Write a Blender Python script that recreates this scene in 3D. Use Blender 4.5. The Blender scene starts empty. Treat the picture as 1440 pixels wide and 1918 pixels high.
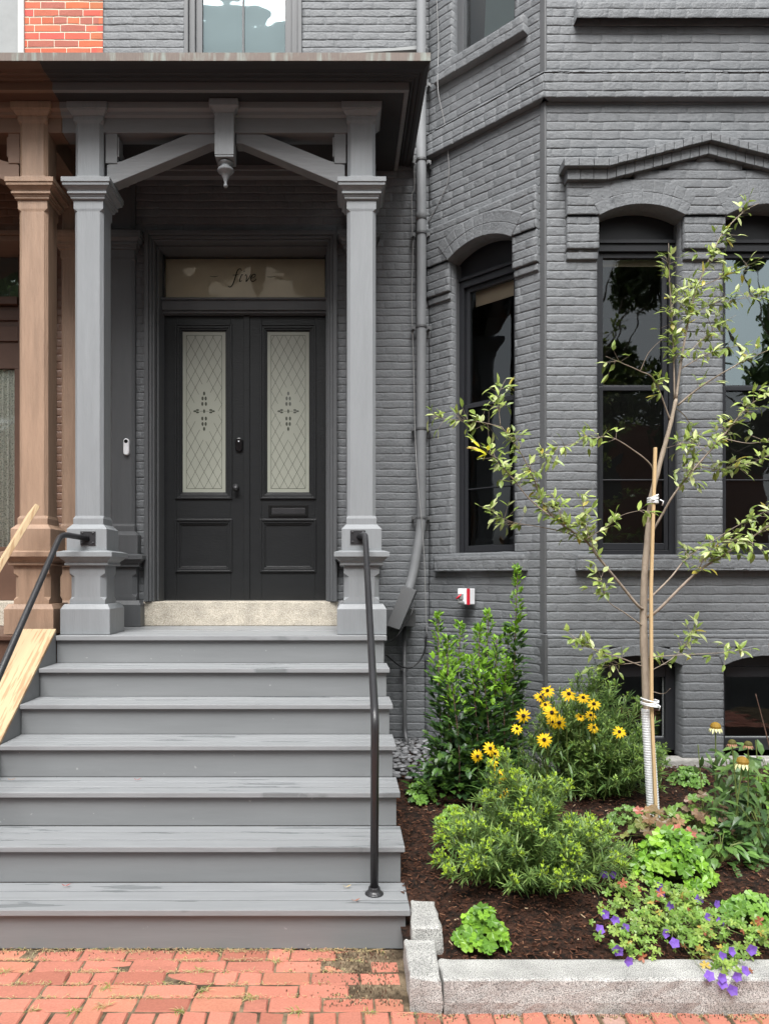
import bpy, math, random
from mathutils import Vector, noise
R = math.radians
random.seed(7)
scene = bpy.context.scene
COL = scene.collection

# ------------------------------------------------------------------ camera, light, exposure
F, CX, CY, EH = 1388.0, 638.0, 1080.0, 1.682      # focal length in photo pixels, vanishing point, eye height
cam_d = bpy.data.cameras.new('camera'); cam = bpy.data.objects.new('camera', cam_d); COL.objects.link(cam)
cam.location = (0, 0, EH); cam.rotation_euler = (R(90), 0, 0)
cam_d.sensor_fit = 'HORIZONTAL'; cam_d.sensor_width = 36; cam_d.lens = 36*F/1440
cam_d.shift_x = (720-CX)/1440; cam_d.shift_y = (CY-959)/1440
cam_d.clip_start = .05; cam_d.clip_end = 500
scene.camera = cam

SUN_EL, SUN_AZ = 57, 8          # high, in front of the house, slightly to the left
w = bpy.data.worlds.new('World'); scene.world = w; w.use_nodes = True
nt = w.node_tree; nt.nodes.clear()
sky = nt.nodes.new('ShaderNodeTexSky'); sky.sky_type = 'NISHITA'; sky.sun_disc = False
sky.sun_elevation = R(SUN_EL); sky.sun_rotation = R(180+SUN_AZ); sky.air_density = 1.0; sky.dust_density = 4.0
hs = nt.nodes.new('ShaderNodeHueSaturation'); hs.inputs['Saturation'].default_value = .14
bg = nt.nodes.new('ShaderNodeBackground'); bg.inputs['Strength'].default_value = .115
wo = nt.nodes.new('ShaderNodeOutputWorld')
nt.links.new(sky.outputs[0], hs.inputs['Color']); nt.links.new(hs.outputs[0], bg.inputs[0]); nt.links.new(bg.outputs[0], wo.inputs[0])
sd = bpy.data.lights.new('sun', 'SUN'); sd.energy = 3.0; sd.angle = R(40); sd.color = (1, .99, .975)
so = bpy.data.objects.new('sun', sd); COL.objects.link(so); so.rotation_euler = (R(90-SUN_EL), 0, R(-SUN_AZ))
vs = scene.view_settings; vs.view_transform = 'Standard'; vs.look = 'None'; vs.gamma = 1; vs.exposure = 1.07

# ------------------------------------------------------------------ helpers
def P(px, py, Y): return Vector(((px-CX)*Y/F, Y, EH-(py-CY)*Y/F))
def X_(px, Y): return (px-CX)*Y/F
def Z_(py, Y): return EH-(py-CY)*Y/F
BASE = {}
def tag(o, label=None, cat=None, group=None, kind=None):
    if label: o['label'] = label
    if cat: o['category'] = cat
    if group: o['group'] = group
    if kind: o['kind'] = kind
    return o
def thing(name, loc, label, cat, group=None):
    o = bpy.data.objects.new(name, None); COL.objects.link(o); o.location = loc
    o.empty_display_size = .1
    BASE[o.name] = Vector(loc)
    return tag(o, label, cat, group)
def base_of(p):
    while p and p.parent: p = p.parent
    return BASE.get(p.name, Vector((0, 0, 0))) if p else Vector((0, 0, 0))
class MB:
    def __init__(s): s.v = []; s.f = []; s.c = []; s.cur = (0, 0, 0)
    def face(s, idx): s.f.append(idx); s.c.append(s.cur)
    def poly(s, pts):
        n = len(s.v); s.v += [tuple(p) for p in pts]; s.face(list(range(n, n+len(pts))))
    def box(s, x0, x1, y0, y1, z0, z1):
        n = len(s.v)
        s.v += [(x0,y0,z0),(x1,y0,z0),(x1,y1,z0),(x0,y1,z0),(x0,y0,z1),(x1,y0,z1),(x1,y1,z1),(x0,y1,z1)]
        for q in ((0,3,2,1),(4,5,6,7),(0,1,5,4),(1,2,6,5),(2,3,7,6),(3,0,4,7)): s.face([n+i for i in q])
        return s
    def prism(s, pts, off):
        n = len(s.v); k = len(pts); off = Vector(off)
        s.v += [tuple(p) for p in pts]+[tuple(Vector(p)+off) for p in pts]
        s.face([n+i for i in range(k)]); s.face([n+k+i for i in range(k-1, -1, -1)])
        for i in range(k):
            j = (i+1) % k; s.face([n+i, n+k+i, n+k+j, n+j])
        return s
    def loft(s, rings, cap=True, closed=True):
        n = len(s.v); k = len(rings[0])
        for r in rings: s.v += [tuple(p) for p in r]
        for a in range(len(rings)-1):
            for i in range(k if closed else k-1):
                j = (i+1) % k
                s.face([n+a*k+i, n+a*k+j, n+(a+1)*k+j, n+(a+1)*k+i])
        if cap and closed:
            s.face([n+i for i in range(k-1, -1, -1)]); s.face([n+(len(rings)-1)*k+i for i in range(k)])
        return s
    def tube(s, pts, rad, n=8, cap=True):
        pts = [Vector(p) for p in pts]
        if not hasattr(rad, '__len__'): rad = [rad]*len(pts)
        rings = []; up = None
        for i, p in enumerate(pts):
            d = (pts[min(i+1, len(pts)-1)]-pts[max(i-1, 0)])
            if d.length < 1e-7: d = Vector((0, 0, 1))
            d.normalize()
            if up is None:
                up = Vector((0, 0, 1)) if abs(d.z) < .9 else Vector((1, 0, 0))
            a = d.cross(up).normalized(); b = a.cross(d).normalized(); up = b
            rings.append([p+(a*math.cos(t)+b*math.sin(t))*rad[i] for t in [2*math.pi*j/n for j in range(n)]])
        return s.loft(rings, cap)
    def lathe(s, prof, c, n=16, axis='z'):
        c = Vector(c); rings = []
        for r, h in prof:
            ring = []
            for j in range(n):
                t = 2*math.pi*j/n; x, y = math.cos(t)*r, math.sin(t)*r
                ring.append(c+Vector((x, y, h)) if axis == 'z' else c+Vector((x, -h, y)))
            rings.append(ring)
        return s.loft(rings)
    def frame(s, x0, x1, z0, z1, wd, y0, y1, wb=None):
        wb = wd if wb is None else wb
        s.box(x0, x0+wd, y0, y1, z0, z1); s.box(x1-wd, x1, y0, y1, z0, z1)
        s.box(x0+wd, x1-wd, y0, y1, z1-wd, z1)
        if wb > 0: s.box(x0+wd, x1-wd, y0, y1, z0, z0+wb)
        return s
    def leaf(s, p, d, nr, L, W, curl=.2, fold=.25):
        d = d.normalized(); sd = d.cross(nr)
        if sd.length < 1e-4: sd = d.cross(Vector((1, .3, 0)))
        sd.normalize(); n = sd.cross(d).normalized()
        k = len(s.v)
        for t, ww in ((0, .08), (.3, .85), (.65, .8), (1, .03)):
            c = p+d*L*t-n*(curl*L*t*t)
            s.v += [tuple(c-sd*W*.5*ww+n*W*fold*ww*.5), tuple(c), tuple(c+sd*W*.5*ww+n*W*fold*ww*.5)]
        for a in range(3):
            b = k+a*3
            s.face([b, b+1, b+4, b+3]); s.face([b+1, b+2, b+5, b+4])
    def lobed(s, p, nr, up, r, lobes=5, cup=.18, depth=.3, teeth=3):
        nr = nr.normalized(); a = nr.cross(up)
        if a.length < 1e-4: a = nr.cross(Vector((1, 0, .2)))
        a.normalize(); b = a.cross(nr).normalized()
        n = lobes*4; k = len(s.v); s.v.append(tuple(p))
        for i in range(n+1):
            t = -math.pi*.88+1.76*math.pi*i/n
            q = abs(math.sin(lobes*(t/1.76+math.pi/2)*1.0))
            rr = r*(1-depth+depth*q)*(1+.08*math.sin(i*2.9))
            s.v.append(tuple(p+(b*math.cos(t)+a*math.sin(t))*rr+nr*(cup*r*math.sin(i*1.57)*.5+cup*r*.5)))
        for i in range(n): s.face([k, k+1+i, k+2+i])
    def build(s, name, mat, parent=None, smooth=False, bevel=0, base=None):
        B = base_of(parent) if base is None else Vector(base)
        me = bpy.data.meshes.new(name)
        me.from_pydata([(a-B.x, b-B.y, c-B.z) for a, b, c in s.v], [], s.f)
        me.materials.append(mat)
        if any(c != (0, 0, 0) for c in s.c):
            at = me.color_attributes.new('tint', 'FLOAT_COLOR', 'CORNER')
            arr = []
            for fc, c in zip(s.f, s.c): arr += [c[0], c[1], c[2], 1.0]*len(fc)
            at.data.foreach_set('color', arr)
        if smooth: me.polygons.foreach_set('use_smooth', [True]*len(me.polygons))
        me.update()
        o = bpy.data.objects.new(name, me); COL.objects.link(o)
        if parent: o.parent = parent
        else: o.location = B
        if bevel:
            m = o.modifiers.new('bevel', 'BEVEL'); m.width = bevel; m.segments = 2; m.limit_method = 'ANGLE'; m.angle_limit = R(28)
        return o
def kids(o): return [c for c in o.children]
def copy_tree(o, parent=None):
    c = o.copy(); COL.objects.link(c)
    if parent: c.parent = parent
    for ch in list(o.children): copy_tree(ch, c)
    return c

# ------------------------------------------------------------------ materials
def mat(name, base, rough=.6, spec=.5, var=.08, vs_=6, bump=.2, bs=60, bd=.003, stretch=(1, 1, 1), metal=0, tint=False, base2=None, mask=None, trans=0, dirt=None, coat=0, bump2=None):
    m = bpy.data.materials.new(name); m.use_nodes = True; t = m.node_tree; N = t.nodes; L = t.links
    b = N['Principled BSDF']; b.inputs['Roughness'].default_value = rough; b.inputs['Specular IOR Level'].default_value = spec
    b.inputs['Metallic'].default_value = metal
    if coat: b.inputs['Coat Weight'].default_value = coat; b.inputs['Coat Roughness'].default_value = .15
    tc = N.new('ShaderNodeTexCoord'); mp = N.new('ShaderNodeMapping'); mp.inputs['Scale'].default_value = stretch
    L.new(tc.outputs['Object'], mp.inputs['Vector'])
    n1 = N.new('ShaderNodeTexNoise'); n1.inputs['Scale'].default_value = vs_; n1.inputs['Detail'].default_value = 6; n1.inputs['Roughness'].default_value = .6
    L.new(mp.outputs[0], n1.inputs['Vector'])
    if tint:
        at = N.new('ShaderNodeAttribute'); at.attribute_name = 'tint'; col = at.outputs['Color']
    else:
        rgb = N.new('ShaderNodeRGB'); rgb.outputs[0].default_value = (*base, 1); col = rgb.outputs[0]
    if base2 is not None:
        cr = N.new('ShaderNodeValToRGB'); cr.color_ramp.elements[0].position = mask[0]; cr.color_ramp.elements[1].position = mask[1]
        n3 = N.new('ShaderNodeTexNoise'); n3.inputs['Scale'].default_value = mask[2]; n3.inputs['Detail'].default_value = 5
        mp3 = N.new('ShaderNodeMapping'); mp3.inputs['Scale'].default_value = mask[3] if len(mask) > 3 else (1, 1, 1)
        L.new(tc.outputs['Object'], mp3.inputs[0]); L.new(mp3.outputs[0], n3.inputs['Vector']); L.new(n3.outputs[0], cr.inputs[0])
        mx = N.new('ShaderNodeMixRGB'); L.new(cr.outputs[0], mx.inputs[0]); L.new(col, mx.inputs[1]); mx.inputs[2].default_value = (*base2, 1); col = mx.outputs[0]
        if len(mask) > 4:
            mr = N.new('ShaderNodeMapRange'); mr.inputs['To Min'].default_value = rough; mr.inputs['To Max'].default_value = mask[4]
            L.new(cr.outputs[0], mr.inputs[0]); L.new(mr.outputs[0], b.inputs['Roughness'])
    hv = N.new('ShaderNodeMapRange'); hv.inputs['From Min'].default_value = .3; hv.inputs['From Max'].default_value = .7
    hv.inputs['To Min'].default_value = 1-var; hv.inputs['To Max'].default_value = 1+var
    L.new(n1.outputs[0], hv.inputs[0])
    vm = N.new('ShaderNodeVectorMath'); vm.operation = 'SCALE'; L.new(col, vm.inputs[0]); L.new(hv.outputs[0], vm.inputs['Scale'])
    L.new(vm.outputs[0], b.inputs['Base Color'])
    if bump:
        n2 = N.new('ShaderNodeTexNoise'); n2.inputs['Scale'].default_value = bs; n2.inputs['Detail'].default_value = 4
        L.new(mp.outputs[0], n2.inputs['Vector'])
        bp = N.new('ShaderNodeBump'); bp.inputs['Strength'].default_value = bump; bp.inputs['Distance'].default_value = bd
        L.new(n2.outputs[0], bp.inputs['Height']); last = bp
        if bump2:
            n4 = N.new('ShaderNodeTexNoise'); n4.inputs['Scale'].default_value = bump2[0]; n4.inputs['Detail'].default_value = 3
            L.new(tc.outputs['Object'], n4.inputs['Vector'])
            b2 = N.new('ShaderNodeBump'); b2.inputs['Strength'].default_value = bump2[1]; b2.inputs['Distance'].default_value = bump2[2]
            L.new(n4.outputs[0], b2.inputs['Height']); L.new(bp.outputs[0], b2.inputs['Normal']); last = b2
        L.new(last.outputs[0], b.inputs['Normal'])
    if trans:
        # thin leaf: let some light through
        tr = N.new('ShaderNodeBsdfTranslucent'); ms = N.new('ShaderNodeMixShader'); ms.inputs[0].default_value = trans
        L.new(vm.outputs[0], tr.inputs[0]); L.new(b.outputs[0], ms.inputs[1]); L.new(tr.outputs[0], ms.inputs[2])
        L.new(ms.outputs[0], N['Material Output'].inputs[0])
    return m
def granite(name, a, b_, c_, bump=.5):
    m = bpy.data.materials.new(name); m.use_nodes = True; t = m.node_tree; N = t.nodes; L = t.links
    b = N['Principled BSDF']; b.inputs['Roughness'].default_value = .8
    tc = N.new('ShaderNodeTexCoord')
    n1 = N.new('ShaderNodeTexNoise'); n1.inputs['Scale'].default_value = 250; n1.inputs['Detail'].default_value = 3; n1.inputs['Roughness'].default_value = .7
    n2 = N.new('ShaderNodeTexNoise'); n2.inputs['Scale'].default_value = 9; n2.inputs['Detail'].default_value = 6
    for n in (n1, n2): L.new(tc.outputs['Object'], n.inputs['Vector'])
    cr = N.new('ShaderNodeValToRGB'); e = cr.color_ramp.elements; e[0].position = .36; e[0].color = (*a, 1); e[1].position = .64; e[1].color = (*c_, 1)
    k = e.new(.5); k.color = (*b_, 1); L.new(n1.outputs[0], cr.inputs[0])
    mr = N.new('ShaderNodeMapRange'); mr.inputs['From Min'].default_value = .3; mr.inputs['From Max'].default_value = .7; mr.inputs['To Min'].default_value = .78; mr.inputs['To Max'].default_value = 1.15
    L.new(n2.outputs[0], mr.inputs[0]); vm = N.new('ShaderNodeVectorMath'); vm.operation = 'SCALE'
    L.new(cr.outputs[0], vm.inputs[0]); L.new(mr.outputs[0], vm.inputs['Scale']); L.new(vm.outputs[0], b.inputs['Base Color'])
    bp = N.new('ShaderNodeBump'); bp.inputs['Strength'].default_value = bump; bp.inputs['Distance'].default_value = .004; L.new(n1.outputs[0], bp.inputs['Height'])
    n5 = N.new('ShaderNodeTexNoise'); n5.inputs['Scale'].default_value = 35; n5.inputs['Detail'].default_value = 5; L.new(tc.outputs['Object'], n5.inputs['Vector'])
    b2 = N.new('ShaderNodeBump'); b2.inputs['Strength'].default_value = bump; b2.inputs['Distance'].default_value = .012; L.new(n5.outputs[0], b2.inputs['Height'])
    L.new(bp.outputs[0], b2.inputs['Normal']); L.new(b2.outputs[0], b.inputs['Normal'])
    return m
def glass(name, refl=.22, tintc=(.9, .97, 1), clear=.77):
    m = bpy.data.materials.new(name); m.use_nodes = True; t = m.node_tree; N = t.nodes; L = t.links
    N.remove(N['Principled BSDF'])
    g = N.new('ShaderNodeBsdfGlossy'); g.inputs['Roughness'].default_value = .012; g.inputs['Color'].default_value = (*tintc, 1)
    tc = N.new('ShaderNodeTexCoord'); n = N.new('ShaderNodeTexNoise'); n.inputs['Scale'].default_value = 2.2; L.new(tc.outputs['Object'], n.inputs['Vector'])
    bp = N.new('ShaderNodeBump'); bp.inputs['Strength'].default_value = .12; bp.inputs['Distance'].default_value = .03; L.new(n.outputs[0], bp.inputs['Height']); L.new(bp.outputs[0], g.inputs['Normal'])
    tr = N.new('ShaderNodeBsdfTransparent'); tr.inputs['Color'].default_value = (clear, clear, clear, 1)
    lw = N.new('ShaderNodeFresnel'); lw.inputs['IOR'].default_value = 1.5
    ad = N.new('ShaderNodeMath'); ad.operation = 'ADD'; ad.use_clamp = True; ad.inputs[1].default_value = refl; L.new(lw.outputs[0], ad.inputs[0])
    ms = N.new('ShaderNodeMixShader'); L.new(ad.outputs[0], ms.inputs[0]); L.new(tr.outputs[0], ms.inputs[1]); L.new(g.outputs[0], ms.inputs[2])
    L.new(ms.outputs[0], N['Material Output'].inputs[0])
    return m
def red_brick_mat(name):
    m = bpy.data.materials.new(name); m.use_nodes = True; t = m.node_tree; N = t.nodes; L = t.links
    b = N['Principled BSDF']; b.inputs['Roughness'].default_value = .85
    at = N.new('ShaderNodeAttribute'); at.attribute_name = 'tint'; L.new(at.outputs['Color'], b.inputs['Base Color'])
    tc = N.new('ShaderNodeTexCoord'); n = N.new('ShaderNodeTexNoise'); n.inputs['Scale'].default_value = 120; L.new(tc.outputs['Object'], n.inputs['Vector'])
    mr = N.new('ShaderNodeMapRange'); mr.inputs['To Min'].default_value = .75; mr.inputs['To Max'].default_value = 1.25; L.new(n.outputs[0], mr.inputs[0])
    vm = N.new('ShaderNodeVectorMath'); vm.operation = 'SCALE'; L.new(at.outputs['Color'], vm.inputs[0]); L.new(mr.outputs[0], vm.inputs['Scale']); L.new(vm.outputs[0], b.inputs['Base Color'])
    bp = N.new('ShaderNodeBump'); bp.inputs['Strength'].default_value = .4; bp.inputs['Distance'].default_value = .003; L.new(n.outputs[0], bp.inputs['Height']); L.new(bp.outputs[0], b.inputs['Normal'])
    return m
G = {}
G['brick'] = mat('painted_brick', (.135, .142, .149), .52, .28, .10, 5, .7, 48, .007, bump2=(170, .5, .003))
G['brick_brown'] = mat('brown_painted_brick', (.17, .095, .062), .5, .45, .12, 6, .4, 55, .005)
G['red'] = red_brick_mat('red_brick')
G['paint'] = mat('grey_wood_paint', (.207, .218, .227), .45, .28, .05, 7, .6, 26, .004, (3, 3, .35), bump2=(150, .12, .0015))
G['paint_x'] = mat('grey_wood_paint_long', (.17, .175, .18), .45, .25, .05, 7, .5, 26, .003, (.35, 3, 3))
G['brown'] = mat('brown_wood_paint', (.27, .18, .125), .5, .28, .16, 7, .8, 26, .005, (3, 3, .35), bump2=(90, .3, .003))
G['brown_x'] = mat('brown_wood_paint_long', (.19, .12, .085), .5, .25, .08, 7, .3, 26, .003, (.35, 3, 3))
G['brown_dark'] = mat('dark_brown_paint', (.10, .055, .038), .45, .3, .1, 7, .3, 26, .003)
G['tread'] = mat('grey_deck_paint', (.225, .233, .240), .5, .4, .08, 9, .25, 40, .002, (.3, 3, 3), base2=(.165, .175, .18), mask=(.60, .63, 1.9, (.75, 9, 1), .25))
G['riser'] = mat('grey_riser_paint', (.180, .187, .191), .5, .28, .06, 5, .25, 30, .002, (.3, 3, 3), base2=(.27, .275, .27), mask=(.715, .73, 26))
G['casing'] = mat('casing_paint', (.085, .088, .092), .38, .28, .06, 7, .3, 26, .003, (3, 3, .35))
G['door'] = mat('black_door_paint', (.017, .018, .019), .3, .3, .08, 7, .45, 24, .003, (1, 3, 3))
G['soffit'] = mat('shade_toned_soffit', (.035, .035, .037), .5, .2, .06, 6, .2, 30, .002)  # same grey paint as the porch, with the underside shade put into the colour
G['black'] = mat('black_window_frame', (.020, .021, .024), .3, .35, .05, 6, .1, 40, .001)
G['iron'] = mat('black_iron', (.022, .022, .024), .33, .55, .1, 12, .5, 160, .003)
G['pipe'] = mat('grey_painted_pipe', (.14, .145, .15), .6, .2, .06, 7, .15, 60, .002)
G['box'] = mat('dark_painted_metal', (.075, .077, .08), .45, .5, .05, 7, .2, 50, .002)
G['copper'] = mat('weathered_drip_edge', (.15, .115, .095), .6, .5, .2, 30, .3, 60, .002, (14, 1, .6), base2=(.24, .27, .24), mask=(.5, .68, 9, (3, 1, .4)))
G['granite'] = granite('pale_granite', (.07, .07, .07), (.38, .38, .36), (.60, .59, .56))
G['sill_stone'] = granite('tan_granite', (.15, .125, .09), (.45, .405, .33), (.66, .62, .54), .4)
G['concrete'] = mat('footing_stone', (.32, .31, .29), .85, .3, .2, 14, .8, 40, .01)
G['plank'] = mat('raw_lumber', (.46, .34, .205), .65, .3, .10, 3, .2, 40, .002, (6, .5, .5), base2=(.34, .22, .12), mask=(.54, .60, 5, (12, .9, .9)))
G['stake'] = mat('orange_wood_stake', (.52, .37, .20), .6, .3, .15, 8, .3, 60, .002, (1, 1, .2))
G['wrap'] = mat('white_trunk_guard', (.72, .73, .74), .45, .5, .04, 7, .1, 60, .001)
G['bark'] = mat('bark', (.30, .245, .19), .75, .3, .25, 25, .6, 70, .004, (1, 1, .4))
G['branch'] = mat('branch_bark', (.27, .22, .175), .65, .3, .25, 18, .3, 70, .002)
G['twig'] = mat('twig_bark', (.13, .075, .055), .6, .4, .2, 25, .2, 70, .002)
G['glass'] = glass('window_glass', .02)
G['glass_hi'] = glass('reflective_window_glass', .18, (.80, .97, 1))
G['glass_dark'] = glass('dark_window_glass', .02)
G['screen'] = mat('insect_screen', (.040, .041, .042), .6, .25, .1, 6, 0)
G['frost'] = mat('frosted_glass', (.285, .295, .25), .3, .5, .05, 3, .15, 200, .001)
G['etch'] = mat('clear_etching', (.07, .073, .06), .12, .7, .05, 6, 0)
G['interior'] = mat('interior_wall', (.12, .11, .10), .9, .1, .1, 2, 0)
G['cream'] = mat('interior_cream', (.80, .68, .50), .9, .1, .1, 2, 0)
G['shade'] = mat('roller_shade', (.34, .42, .40), .8, .2, .05, 5, 0)  # also colours the sheet imitating reflected sky in the window above the porch
G['curtain'] = mat('lace_curtain', (.88, .90, .82), .9, .1, .06, 20, .8, 90, .004, (1, 1, 1), base2=(.45, .48, .42), mask=(.54, .58, 90, (1, 1, 1)))
G['slot'] = mat('matt_black', (.005, .005, .005), .5, .15, .05, 5, 0)
G['white'] = mat('white_plastic', (.75, .76, .78), .3, .5, .02, 5, 0)
G['red_p'] = mat('red_plastic', (.55, .02, .04), .35, .5, .02, 5, 0)
G['gloss_black'] = mat('gloss_black', (.01, .01, .011), .08, .6, .02, 5, 0)
G['offwhite'] = mat('offwhite_trim', (.46, .46, .45), .6, .4, .08, 8, .2, 40, .002)
G['ltgrey'] = mat('pale_grey_trim', (.24, .25, .25), .6, .4, .08, 8, .2, 40, .002)
G['leaf'] = mat('leaves', (1, 1, 1), .38, .5, .12, 30, .1, 100, .001, tint=True, trans=.28)
G['petal'] = mat('petals', (1, 1, 1), .6, .3, .06, 60, 0, tint=True, trans=.3)
G['mulch'] = mat('mulch_bed', (.040, .019, .012), .9, .2, .5, 45, 1.0, 60, .02, base2=(.012, .008, .006), mask=(.45, .6, 25))
G['chips'] = mat('mulch_chips', (1, 1, 1), .85, .2, .15, 60, .3, 100, .002, tint=True)
G['pebble'] = mat('pebbles', (1, 1, 1), .55, .4, .12, 60, .15, 90, .001, tint=True)
G['paver'] = red_brick_mat('paving_brick')
G['sand'] = mat('joint_sand', (.19, .145, .095), .95, .1, .4, 30, .8, 120, .006, base2=(.08, .06, .04), mask=(.45, .6, 8))
G['asphalt'] = mat('asphalt', (.045, .045, .045), .9, .2, .15, 8, .4, 100, .004)
G['grass'] = mat('dry_grass', (1, 1, 1), .7, .2, .1, 30, 0, tint=True, trans=.2)
G['wire'] = mat('grey_cable', (.22, .22, .22), .5, .4, .05, 5, 0)
G['wire_b'] = mat('black_cable', (.015, .015, .016), .45, .4, .05, 5, 0)
G['stake_tie'] = G['wrap']

# ------------------------------------------------------------------ brickwork as relief geometry
RH = .0622
def nz(a, b, c=0.): return noise.noise(Vector((a, b, c)))
class Wall:
    """a vertical brick face: origin (x,y), direction along the face, outward normal"""
    def __init__(s, ox, oy, sx, sy):
        l = math.hypot(sx, sy); s.o = (ox, oy); s.s = (sx/l, sy/l); s.n = (sy/l, -sx/l)
    def pt(s, a, z, d): return (s.o[0]+s.s[0]*a+s.n[0]*d, s.o[1]+s.s[1]*a+s.n[1]*d, z)
RED = None
def rows(m, W, s0, s1, z0, z1, proj=0., back=.1, holes=(), jd=.0075, bl=.208, red=False, seed=0, head=3):
    jd *= .58
    rnd = random.Random(seed*977+5)
    k0 = int(math.floor(z0/RH+1e-6)); k1 = int(math.ceil(z1/RH-1e-6))
    for k in range(k0, k1):
        zb, zt = max(z0, k*RH), min(z1, (k+1)*RH)
        if zt-zb < .012: continue
        zm = (zb+zt)/2
        iv = [(s0, s1)]
        for h in holes:
            q = h(zm)
            if not q: continue
            nv = []
            for a, b in iv:
                if q[1] <= a or q[0] >= b: nv.append((a, b)); continue
                if q[0]-a > .01: nv.append((a, q[0]))
                if b-q[1] > .01: nv.append((q[1], b))
            iv = nv
        L = bl*.5 if k % 8 == head else bl
        off = (k % 2)*L*.5+rnd.uniform(-.03, .03)
        # joint list for the whole row
        js = []; x = s0-L+((off-s0*0) % L)
        while x < s1+L:
            js.append(x); x += L*rnd.uniform(.93, 1.07)
        tilt = [rnd.uniform(-.0012, .0012) for _ in js]
        hd = [rnd.uniform(.35, 1.0)*jd*.9 for _ in js]
        tints = []
        for _ in js:
            q = rnd.random(); tints.append((.50*rnd.uniform(.8, 1.1), .10*rnd.uniform(.8, 1.3), .055*rnd.uniform(.8, 1.3)) if q < .8 else (.33, .10, .07))
        for a, b in iv:
            cols = [(a, 0, None)]
            for i, j in enumerate(js):
                for dd, kind in ((-.009, 0), (-.002, 1), (.003, 1), (.010, 0)):
                    if a+.004 < j+dd < b-.004: cols.append((j+dd, kind, i if dd > 0 else i-1))
                nx = js[i+1] if i+1 < len(js) else j+L
                q = j+.05
                while q < nx-.03:
                    if a+.004 < q < b-.004: cols.append((q, 0, i))
                    q += .045
            cols.append((b, 0, None)); cols.sort(key=lambda c: c[0])
            grid = []
            for (s_, kind, bi) in cols:
                if bi is None:
                    bi = max([i for i, j in enumerate(js) if j <= s_+1e-5] or [0])
                bi = max(0, min(bi, len(js)-1))
                dep = -hd[bi] if kind else 0.
                col = []
                wb = nz(s_*9, zb*60+seed, 3.1)*.0045 if zb > z0 else 0
                wt = nz(s_*9, zt*60+seed, 3.1)*.0045 if zt < z1 else 0
                for q, (zz, d) in enumerate(((zb+wb, -jd), (zb+.003+wb, -jd*.3), (zb+.007+wb, -.0002), (zb+.011+wb, 0), (zt-.014+wt, 0), (zt-.0095+wt, -.0003), (zt-.0065+wt, -jd*.45), (zt-.002+wt, -jd*.97), (zt+wt, -jd))):
                    dd = d+(dep if 1 <= q <= 6 else 0)+tilt[bi]+nz(s_*14, zz*22, seed+.5)*.0016+nz(s_*45, zz*60, seed+.5)*.0012
                    col.append(W.pt(s_, zz, proj+dd))
                grid.append((col, kind))
            # returns at the ends
            def ret(s_, col): return [W.pt(s_, c[2], proj-back) for c in col]
            colsg = [ret(a, grid[0][0])]+[g[0] for g in grid]+[ret(b, grid[-1][0])]
            kinds = [0]+[g[1] for g in grid]+[0]; bidx = [0]+[(c[2] if c[2] is not None else 0) for c in cols]+[0]
            n = len(m.v); H = 9
            for c in colsg: m.v += c
            nc = len(colsg)
            for i in range(nc-1):
                for j in range(H-1):
                    if red:
                        mort = j in (0, 6, 7) or (kinds[i] and kinds[i+1])
                        m.cur = (.62, .55, .44) if mort else tints[max(0, min(bidx[i+1] if i+1 < len(bidx) else 0, len(tints)-1))]
                    m.face([n+i*H+j, n+(i+1)*H+j, n+(i+1)*H+j+1, n+i*H+j+1])
            if zb <= z0+1e-6:
                n2 = len(m.v)
                for (s_, _, _) in cols: m.v.append(W.pt(s_, z0, proj-back))
                for i in range(len(cols)-1): m.face([n+(i+1)*H, n+(i+2)*H, n2+i+1, n2+i][::-1])
            if zt >= z1-1e-6:
                n2 = len(m.v)
                for (s_, _, _) in cols: m.v.append(W.pt(s_, z1, proj-back))
                for i in range(len(cols)-1): m.face([n+(i+1)*H+H-1, n+(i+2)*H+H-1, n2+i+1, n2+i])
    m.cur = (0, 0, 0)
def rect_hole(a, b, z0, z1): return lambda z: (a, b) if z0 < z < z1 else None
def arch_hole(a, b, z0, zs, rise, extra=.06):
    h = (b-a)/2; c = (a+b)/2; Rr = (h*h+rise*rise)/(2*rise); zc = zs+rise-Rr
    def f(z):
        if z < z0: return None
        if z < zs: return (a, b)
        d = (Rr+extra)**2-(z-zc)**2
        if d <= 0: return None
        q = min(math.sqrt(d), h); return (c-q, c+q)
    return f
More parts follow.
